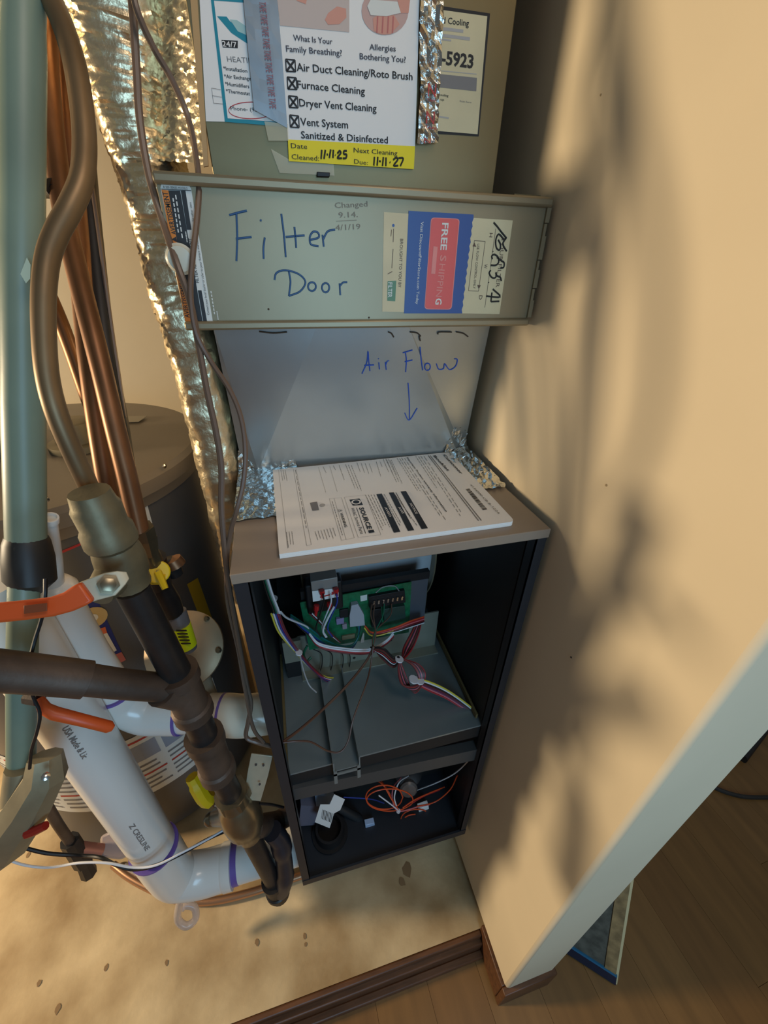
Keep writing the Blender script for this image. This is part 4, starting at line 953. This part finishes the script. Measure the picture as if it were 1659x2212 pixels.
# ================================================================== gas line
K = .905; G0 = D(560, 1830, .725)
gl = thing('gas_line', 'dark iron gas pipe with brass valve and capped drip leg left of the furnace', 'pipe', (G0.x, G0.y, G0.z))
g = lambda x, y: V(x, y, G0)
def seg(name, a, c, r0, r1, m, n=20): return MB().tube([a, c], [r0, r1], n).build(name, m, gl)
def fit(name, a, c, r, m, lip=.003, n=20):       # banded malleable fitting between two points
    L = (c - a).length; k = .18*L
    return MB().lathe(a, c - a, [(0, r*.9), (0, r+lip), (k, r+lip), (k*1.2, r), (L-k*1.2, r), (L-k, r+lip), (L, r+lip), (L, r*.9)], n).build(name, m, gl)
seg('pipe', g(285, 1270), g(395, 1480), .0150, .0160, M_blackp); seg('pipe', g(395, 1480), g(475, 1670), .0168, .0168, M_blackp); seg('pipe', g(470, 1660), g(512, 1740), .0165, .0165, M_blackp)
seg('pipe', g(535, 1795), g(597, 1915), .0165, .0165, M_blackp)
fit('tee', g(380, 1450), g(420, 1540), .0200, M_iron); fit('coupling', g(440, 1588), g(472, 1668), .0212, M_iron)
fit('end_cap', g(590, 1900), g(600, 1925), .0205, M_blackp); b = MB(); b.lathe(g(602, 1925), g(612, 1945) - g(602, 1925), [(0, .0205), (.012, .0215), (.021, .016), (.024, .007)], 20); b.build('drip_cap', M_blackp, gl)
# branch running left from the tee
brp = [g(400, 1498), D(350, 1485, .49*K), D(250, 1476, .45*K), D(160, 1464, .42*K), D(70, 1455, .40*K), D(-40, 1445, .37*K)]
b = MB(); b.tube(brp[:5], [.0152, .0152, .0150, .0150, .0150], 20); b.build('branch_pipe', M_iron, gl)
b = MB(); b.tube([brp[1].lerp(brp[0], .75), brp[1]], .0200, 20); b.tube([brp[3].lerp(brp[2], .3), brp[4], brp[5]], .0176, 20); b.build('branch_fitting', M_iron, gl)
# valve body above: union, ball valve with orange lever
b = MB(); A, C = g(192, 1062), g(285, 1262); dd = C - A; L = dd.length
b.lathe(A, dd, [(0, .009), (0, .0150), (.10*L, .0166), (.14*L, .0186), (.32*L, .0182), (.36*L, .0205), (.50*L, .0212), (.54*L, .0180), (.60*L, .0195), (.70*L, .0206), (.84*L, .0200), (.9*L, .0168), (L, .0168)], 14); b.build('union', M_bronze, gl)
vb = D(232, 1262, .385*K); b = MB(); b.lathe(g(250, 1235), vb - g(250, 1235), [(0, .016), (.018, .014), (.03, .010)], 16); b.build('valve_stem', M_bronze, gl)
def lever(name, pts_, wid, th, m, parent):       # one continuous strap facing the room
    b = MB(); P_ = [Vector(p) for p in pts_]; n = len(P_); base = []
    for i in range(n):
        d = (P_[min(i+1, n-1)] - P_[max(i-1, 0)]).normalized(); nrm = (CAM - P_[i]).normalized(); sd = d.cross(nrm).normalized()
        nn = sd.cross(d).normalized()*th; w_ = sd*wid[i]
        base.append([P_[i]-w_-nn, P_[i]+w_-nn, P_[i]+w_+nn, P_[i]-w_+nn])
    o = len(b.v)
    for r_ in base: b.v += r_
    for i in range(n-1):
        for j in range(4):
            j2 = (j+1) % 4; b.f.append((o+i*4+j, o+i*4+j2, o+(i+1)*4+j2, o+(i+1)*4+j)); b.m.append(0)
    b.f += [(o+3, o+2, o+1, o), tuple(o+(n-1)*4+j for j in range(4))]; b.m += [0, 0]
    return b.build(name, m, parent, bevel=min(th*.6, .002))
lever('lever_plate', [D(276, 1243, .330), D(262, 1248, .326), D(238, 1262, .322), D(205, 1272, .318), D(180, 1281, .315)], [.0030, .0065, .0100, .0092, .0088], .0012, M_steel, gl)
lv = lever('lever_grip', [D(190, 1277, .3135), D(172, 1287, .312), D(150, 1299, .310), D(115, 1310, .307), D(60, 1317, .303), D(-40, 1327, .295)], [.0088, .0088, .0080, .0074, .0074, .0074], .0036, M_orange, gl)
lever('grip_print', [D(102, 1311, .2985), D(52, 1317, .2950)], [.0030, .0030], .0004, mat('grip_emblem', (120, 60, 30), .5), lv)
c = D(234, 1263, .3195); b = MB(); n_ = (CAM - c).normalized(); b.lathe(c, n_, [(0, .0080), (.002, .0080), (.0022, .0055), (.005, .0055), (.0055, .0035)], 6); b.build('lever_nut', M_brass, gl)
# lower brass ball valve
A, C = g(498, 1712), g(540, 1800); b = MB(); L = (C-A).length
b.lathe(A, C - A, [(0, .018), (0, .0235), (.16*L, .0245), (.2*L, .020), (.3*L, .028), (.5*L, .0315), (.72*L, .030), (.84*L, .0215), (L, .0205)], 20); b.build('ball_valve', M_brass, gl)
b = MB(); c = D(468, 1765, .765*K); b.tube([g(515, 1755), c], [.020, .014], 14); b.ball(D(455, 1770, .765*K), .012); b.build('valve_port', M_brass, gl)
b = MB(); A = g(500, 1712); b.lathe(A, g(515, 1740) - A, [(0, .026), (.02, .026)], 6); b.build('hex_nut', M_brass, gl)
lp = [D(545, 1728, .632), D(557, 1672, .62), D(566, 1630, .612)]
lvb = lever('steel_lever', lp, [.0130, .0158, .0160], .0012, M_steel, gl)
b = MB()
for px, py in [(569, 1653), (561, 1694), (553, 1652)]: c = D(px, py, .6175 - .0001*(1694-py)); MB().lathe(c, CAM - c, [(0, .0018), (.0016, .0018)], 8).build('lever_hole', M_black, lvb)
b = MB(); b.tube(cr([D(452, 1728, .74*K), D(440, 1722, .73*K), D(424, 1695, .72*K), D(414, 1678, .715*K)], 4), [.013]*3 + [.012]*6 + [.010]*4, 8); b.build('yellow_lever', M_yellow, gl); 
b = MB(); b.tube([D(452, 1728, .74*K), D(470, 1735, .755*K), g(505, 1745)], .0075, 10); b.build('lever_shaft', M_chrome, gl)
# side run into the furnace
b = MB(); q0 = g(545, 1790); q1 = Vector((-.030, .060, P(596, 1775, 'y', .06).z)); b.tube(cr([q0, q0.lerp(q1, .6), q1, q1 + Vector((.034, .01, .0))], 5), .0185, 14); b.build('inlet_elbow', M_iron, gl)
b = MB(); b.tube(cr([D(588, 1795, .80*K), D(604, 1815, .82*K), D(612, 1850, .85*K), D(616, 1890, .88*K), D(608, 1920, .92*K)], 5), [.017]*6 + [.019]*3 + [.016]*6 + [.018]*6, 14); b.build('sediment_leg', mat('blued_pipe', (54, 56, 66), .4, .5), gl)
wire_p = [D(560, 1736, .72*K), D(585, 1738, .74*K), D(612, 1744, .78*K)]
MB().tube(cr(wire_p, 5), .0022, 7).build('ground_wire', M_black, gl)

# ------------------------------------------------------------------ copper and other risers
def riser(name, label, l, r, m, cat='pipe', n=16, k=6, group=None):
    pts_ = cr([D(*q) for q in l], k); b = MB(); b.tube(pts_, r, n); return tag(b.build(name, m), label, cat, group)
riser('copper_pipe', 'dull copper pipe with a sideways bow feeding the big bronze union', [(88, -60, .300), (112, 0, .300), (138, 60, .300), (162, 140, .300), (178, 240, .300), (183, 320, .300), (176, 390, .298), (152, 448, .296), (124, 500, .295), (104, 555, .295), (95, 630, .296), (95, 720, .30), (102, 810, .305), (120, 885, .312), (150, 960, .325), (182, 1030, .342), (205, 1080, .36)], .0078, M_copper2)
riser('copper_pipe', 'reddish copper pipe behind the bowed pipe, joining the small compression fitting', [(92, -60, .405), (98, 60, .405), (106, 200, .405), (120, 330, .405), (140, 470, .405), (160, 560, .405), (190, 680, .405), (220, 800, .408), (248, 920, .415), (275, 1030, .425), (302, 1150, .44)], .0098, M_copper)
riser('copper_pipe', 'dark copper pipe running down close behind the reddish one', [(120, -40, .44), (135, 120, .44), (152, 330, .44), (168, 500, .44), (178, 640, .44), (190, 760, .44), (205, 880, .445), (222, 990, .45), (238, 1080, .46), (252, 1150, .47)], .0102, M_copper)
riser('insulated_pipe', 'black sleeved pipe beside the reddish copper pipe', [(158, -40, .47), (170, 150, .47), (190, 400, .47), (206, 560, .47), (222, 700, .47), (240, 820, .475), (258, 920, .48), (272, 1010, .49)], .0102, M_tape)
riser('heater_pipe', 'slanting dark pipe reaching down to the water heater top', [(60, 540, .70), (118, 665, .72), (152, 752, .74), (190, 862, .77), (205, 900, .79)], .0125, M_copper)
riser('pipe_stub', 'short dark pipe stub crossing behind the grey pipe', [(60, 404, .42), (118, 408, .40)], .0085, M_blackp)
riser('pipe_stub', 'dark bent pipe showing between the grey pipe and copper pipes', [(88, 250, .42), (96, 300, .42), (108, 360, .41), (120, 410, .40)], .0050, M_blackp)
# grey painted pipe at far left
gp = thing('grey_pipe', 'grey green painted pipe at the far left with black tape and a cast valve', 'pipe', D(50, 1200, .45))
b = MB(); b.tube(cr([D(52, -90, .29), D(50, 50, .30), D(50, 450, .325), D(50, 800, .36), D(57, 1170, .400)], 5), [.0136]*6 + [.0144]*5 + [.0156]*5 + [.0163]*5, 24); b.build('upper_pipe', M_greyp, gp)
b = MB(); b.tube(cr([D(56, 1150, .40), D(50, 1350, .405), D(47, 1500, .42), D(46, 1690, .445)], 4), .0128, 20); b.build('lower_pipe', M_greyp, gp)
b = MB(); c0 = D(58, 1160, .40); b.tube([c0, D(58, 1172, .401), D(62, 1205, .404), D(66, 1250, .408), D(58, 1266, .41)], [.0172, .0192, .0212, .0216, .0150], 20); b.build('tape_wrap', M_tape, gp)
b = MB(); b.slab([D(x, y, .318) for x, y in [(44, 592), (58, 556), (66, 572), (65, 602), (56, 612)]], ray(55, 590)*.0012); b.build('paint_chip', mat('pale_paint_chip', (176, 200, 186), .5), gp)
cv = [D(*q) for q in [(98, 1632, .43), (100, 1672, .43), (66, 1732, .44), (34, 1776, .445), (8, 1822, .455), (0, 1838, .46)]]
b = MB(); b.tube(cv, [.0155, .0194, .0232, .0258, .0250, .0206], 8)
b.build('valve_body', M_castiron, gp)
b = MB(); b.tube([D(46, 1655, .432), D(48, 1725, .44)], [.0142, .0185], 12); b.build('valve_collar', M_castiron, gp)
b = MB(); b.tube([D(58, 1800, .43), D(75, 1795, .43), D(99, 1783, .43)], [.0052, .0047, .0043], 8); b.build('red_tag', mat('dark_red_plastic', (150, 34, 24), .4), gp)
b = MB(); c = D(99, 1677, .408); b.lathe(c, CAM - c, [(0, .004), (.002, .004), (.003, .002)], 8); b.build('bolt', M_chrome, gp)
# orange lever below the tape
ol = thing('shutoff_lever', 'narrow orange shutoff lever pointing right beside the grey pipe', 'valve lever', D(95, 1530, .40))
b = MB(); b.tube([D(84, 1508, .40), D(96, 1530, .40), D(118, 1541, .40), D(180, 1556, .415), D(235, 1570, .43), D(244, 1573, .432)], [.0042, .0060, .0066, .0062, .0062, .0033], 10); b.build('grip', M_orange, ol)
b = MB(); b.tube([D(60, 1506, .405), D(86, 1510, .403)], .007, 8); b.build('hub', M_iron, ol)

# ------------------------------------------------------------------ small gas regulator branch
R0 = D(420, 1400, .62)
rg = thing('gas_regulator', 'round cast gas regulator with yellow shutoff handle and yellow tag', 'regulator', (R0.x, R0.y, R0.z))
c = D(396, 1402, .62); ax = Vector((-.10, -.62, .78)).normalized()
b = MB(); b.lathe(c - ax*.012, ax, [(-.018, .03), (-.014, .05), (0, .057), (.004, .0585), (.010, .0585), (.012, .052), (.017, .040), (.019, .022), (.020, .004)], 40); b.build('diaphragm_case', M_regul, rg)
b = MB(); uu = ax.cross(Vector((1, 0, 0))).normalized(); vv = ax.cross(uu)
for k in range(6):
    a = k * math.pi/3 + .3; b.lathe(c + (uu*math.cos(a) + vv*math.sin(a))*.0535, ax, [(-.006, .0045), (.003, .0045), (.005, .003)], 8)
b.build('case_screw', M_brass, rg)
rt = lambda x, y, d: D(x, y, d)
b = MB(); b.tube([rt(378, 1322, .555), rt(392, 1368, .565), rt(402, 1402, .575)], [.0145, .0150, .0150], 16); b.build('spring_tower', mat('tower_grey', (128, 126, 128), .45, .3), rg)
b = MB(); b.tube([rt(386, 1352, .559), rt(400, 1396, .570)], [.0157, .0157], 16); yt = b.build('yellow_tag', M_tag, rg)
b = MB()
for i in range(5): 
    p = D(392 + i*2.2, 1362 + i*7, .5435 + i*.002); b.obox(p, [ray(1600, 1106) - ray(0, 1106), (0, 0, 1), (0, 1, 0)], (.007, .0011, .0004))
b.build('tag_print', M_ink, yt, smooth=False)
b = MB(); b.tube([rt(345, 1262, .515), rt(362, 1300, .535), rt(372, 1322, .548)], [.0125, .0160, .0145], 14); b.build('black_nipple', M_blackp, rg)
b = MB(); b.tube([rt(305, 1138, .44), rt(312, 1162, .45)], [.0125, .0125], 6); b.tube([rt(311, 1160, .45), rt(322, 1195, .465)], [.0135, .010], 6); b.tube([rt(320, 1190, .465), rt(330, 1215, .48)], [.0105, .012], 12); lab(b.build('compression_fitting', M_brass, rg), 'brass compression fitting')
b = MB(); b.tube([rt(330, 1205, .485), rt(345, 1262, .515)], [.015, .0145], 12); b.tube([rt(335, 1228, .50), rt(370, 1220, .52), rt(380, 1240, .53)], [.012, .013, .0095], 12); b.build('valve_body', M_blackp, rg)
c = D(341, 1236, .478); b = MB(); n_ = (CAM - c).normalized(); b.lathe(c, n_, [(0, .0135), (.004, .0135), (.005, .012)], 20); sx = ray(900, 1106) - ray(800, 1106); sx.normalize()
b.obox(D(340, 1252, .476), [sx, n_.cross(sx), n_], (.0095, .006, .0022)); yh_ = b.build('yellow_handle', M_yellow, rg, bevel=.0008)
b = MB(); b.tube([c + n_*.006, D(350, 1256, .468), D(357, 1272, .468)], [.0042, .0042, .0036], 8); b.build('handle_arm', M_yellow, rg)
b = MB(); b.ball(c + n_*.0075, .0028); b.build('handle_screw', M_chrome, rg)
b = MB(); b.tube([rt(372, 1208, .51), rt(382, 1222, .515)], [.011, .012], 10); b.build('side_plug', M_copper, rg)
b = MB(); b.tube([rt(428, 1455, .64), rt(440, 1480, .66), rt(456, 1515, .68)], [.016, .0145, .014], 12); b.build('outlet_pipe', M_steel, rg)

# ------------------------------------------------------------------ thermostat cables
riser('control_cable', 'brown thermostat cable hanging in front of the foil duct, left strand', [(280, -50, .315), (288, 40, .32), (295, 150, .33), (302, 260, .34), (322, 380, .35), (352, 480, .36), (382, 570, .36), (410, 650, .37), (428, 740, .38), (446, 840, .39), (466, 930, .40), (478, 1010, .41), (478, 1090, .42), (484, 1170, .43), (492, 1250, .455), (506, 1330, .49), (520, 1410, .53), (533, 1480, .555), (542, 1520, .565), (536, 1560, .57), (532, 1592, .58), (556, 1604, .585), (585, 1612, .60)], .0031, M_cable, 'cable', 8, 5)
riser('control_cable', 'brown thermostat cable looping across the filter cabinet, right strand', [(283, -50, .305), (295, 20, .31), (330, 100, .325), (370, 170, .34), (405, 250, .355), (422, 330, .355), (430, 400, .355), (425, 480, .357), (416, 560, .36), (412, 640, .366), (424, 720, .375), (455, 780, .385), (495, 840, .39), (520, 900, .395), (530, 970, .40), (526, 1040, .405), (512, 1100, .41), (498, 1150, .425), (490, 1210, .445), (492, 1300, .49), (514, 1400, .535), (528, 1480, .55), (546, 1570, .575), (570, 1604, .59)], .0026, M_cable, 'cable', 8, 5)
riser('thin_cable', 'thin dark cable slipping down behind the copper pipes', [(155, -40, .46), (160, 60, .46), (164, 160, .46), (178, 260, .46), (210, 480, .46), (240, 700, .47), (258, 820, .475), (272, 920, .48), (286, 1020, .49), (294, 1080, .50)], .0022, M_cable, 'cable', 7, 5)
riser('string', 'black string hanging from the orange lever beside the grey pipe', [(98, 1250, .35), (97, 1290, .35), (90, 1335, .36), (76, 1380, .365), (66, 1420, .365), (62, 1450, .36), (70, 1500, .38), (86, 1540, .385), (80, 1580, .39), (68, 1620, .40), (64, 1660, .41)], .0016, M_black, 'string', 6, 5)
tag(MB().tube(cr([D(395, -50, .62), D(360, 0, .62), D(385, 20, .61), D(412, 45, .60)], 4), .009, 8).build('black_strap', M_tape), 'black strap across the top of the foil duct', 'strap')
# floor level cables, tubing and small pipe
riser('black_cable', 'black cable sagging along the floor past the small pipe', [(-30, 1818, .66), (30, 1826, .67), (100, 1843, .69), (170, 1848, .71), (215, 1852, .695), (250, 1868, .695), (290, 1878, .70), (340, 1868, .70), (400, 1840, .715), (450, 1812, .74), (500, 1790, .78)], .0030, M_black, 'cable', 8, 5)
riser('white_cord', 'thin white cord looping over the pipe elbow by the floor', [(-30, 1825, .66), (30, 1862, .67), (100, 1874, .69), (170, 1864, .685), (230, 1864, .685), (290, 1874, .69), (340, 1868, .69), (400, 1838, .705), (450, 1812, .73), (492, 1788, .75)], .0019, M_wire['white'], 'cord', 8, 5)
sp = thing('drain_pipe', 'small dark drain pipe with a capped tee near the floor', 'pipe', D(170, 1830, .80))
b = MB(); b.tube([D(98, 1735, .70), D(125, 1780, .75), D(158, 1828, .80)], .0085, 12); b.build('pipe', M_iron, sp)
b = MB(); b.tube([D(150, 1815, .79), D(180, 1862, .83)], [.016, .017], 8); b.tube([D(180, 1862, .83), D(192, 1886, .85)], [.0125, .015], 8); b.build('tee', M_blackp, sp)
b = MB(); b.tube([D(165, 1832, .81), D(218, 1838, .84)], .0125, 10); b.build('reddish_stub', mat('red_copper_stub', (168, 110, 92), .45, .4), sp)
b = MB(); b.slab([D(x, y, .85) for x, y in [(216, 1806), (250, 1790), (290, 1796), (296, 1838), (262, 1858), (218, 1852)]], ray(250, 1830)*.05); tag(b.build('condensate_trap', M_clearpl, bevel=.006), 'clear plastic condensate trap beside the white pipe', 'trap')
zf = ZS + .012
b = MB(); b.tube(cr([P(245, 1868, 'z', zf), P(280, 1895, 'z', zf), P(330, 1922, 'z', zf), P(390, 1945, 'z', zf), P(460, 1946, 'z', zf), P(540, 1928, 'z', zf), P(600, 1908, 'z', zf), P(660, 1888, 'z', zf)], 6), .0085, 12)
tag(b.build('copper_tube', mat('bright_copper_tube', (196, 150, 116), .3, .8)), 'bright copper tube curving across the floor in front of the furnace', 'tube')
vt = [P(395, 1915, 'z', .02), P(388, 1950, 'z', -.03), P(384, 1985, 'z', -.08), P(402, 2000, 'z', -.10), P(422, 1985, 'z', -.10), P(420, 1960, 'z', -.08), P(402, 1955, 'z', -.07), P(392, 1962, 'z', -.07)]
tag(MB().tube(cr(vt, 6), .0075, 12).build('vinyl_hose', M_clear), 'clear vinyl hose hanging in a loop under the white elbow', 'hose')
tag(MB().tube(cr([P(270, 1872, 'z', zf), P(310, 1890, 'z', zf + .005), P(350, 1908, 'z', zf + .01), P(400, 1920, 'z', zf + .02)], 6), .008, 10).build('vinyl_hose', M_clear), 'clear vinyl hose lying along the floor behind the copper tube', 'hose')

# ================================================================== beyond the partition
ff = thing('air_filter', 'dirty used air filter with blue frame leaning behind the partition', 'filter', P(1325, 2098, 'z', ZW))
a, c = P(1247, 2048, 'z', ZW), P(1325, 2098, 'z', ZW)
u = (c - a).normalized(); up = (P(1358, 1912, 'x', .74) - c); up = Vector((0.03, .12, .33)).normalized(); L = .36
a0 = a - u * .25
b = MB(); tk = u.cross(up).normalized()*.022
b.hexa([a0, c, c + tk, a0 + tk], [a0 + up*L, c + up*L, c + up*L + tk, a0 + up*L + tk]); b.build('filter_media', M_filtg, ff)
b = MB(); e = c - u*.022; b.hexa([e - tk*.1, c + u*.001 - tk*.1, c + u*.001 + tk*1.1, e + tk*1.1], [p + up*L for p in [e - tk*.1, c + u*.001 - tk*.1, c + u*.001 + tk*1.1, e + tk*1.1]]); b.build('frame_side', M_dirty, ff)
b = MB(); e0 = c + u*.0012; b.hexa([e0, e0 + u*.005, e0 + u*.005 + tk, e0 + tk], [p + up*L for p in [e0, e0 + u*.005, e0 + u*.005 + tk, e0 + tk]]); lab(b.build('frame_side', mat('cream_card_edge', (220, 206, 160), .6), ff), 'cream card edge')
b = MB(); s = up*.022; b.hexa([a0 - tk*.12, c + u*.003 - tk*.12, c + u*.003 + tk*1.15, a0 + tk*1.15], [p + s for p in [a0 - tk*.12, c + u*.003 - tk*.12, c + u*.003 + tk*1.15, a0 + tk*1.15]]); lab(b.build('frame_bottom', mat('filter_navy_frame', (26, 34, 58), .5), ff), 'dark blue bottom frame')
b = MB(); e = up*.0222; s = up*.005; q_ = [a0 - tk*.14 + e, c + u*.0034 - tk*.14 + e, c + u*.0034 + tk*1.16 + e, a0 + tk*1.16 + e]; b.hexa(q_, [p + s for p in q_]); lab(b.build('frame_edge', M_fblue, ff), 'light blue edge of the bottom frame')
s0 = P(1600, 1636, 'z', ZW + .012); tag(MB().tube([s0, s0 + (P(1700, 1505, 'z', ZW + .012) - s0)], .018, 10).build('stand_leg', M_blackp), 'dark stand leg lying on the wood floor past the partition', 'leg')
tag(MB().tube(cr([P(1525, 1690, 'z', ZW + .006), P(1545, 1702, 'z', ZW + .006), P(1580, 1715, 'z', ZW + .006), P(1620, 1722, 'z', ZW + .006), P(1700, 1722, 'z', ZW + .006)], 6), .006, 8).build('floor_cord', M_tape), 'dark cord curving over the wood floor at the right edge', 'cord')
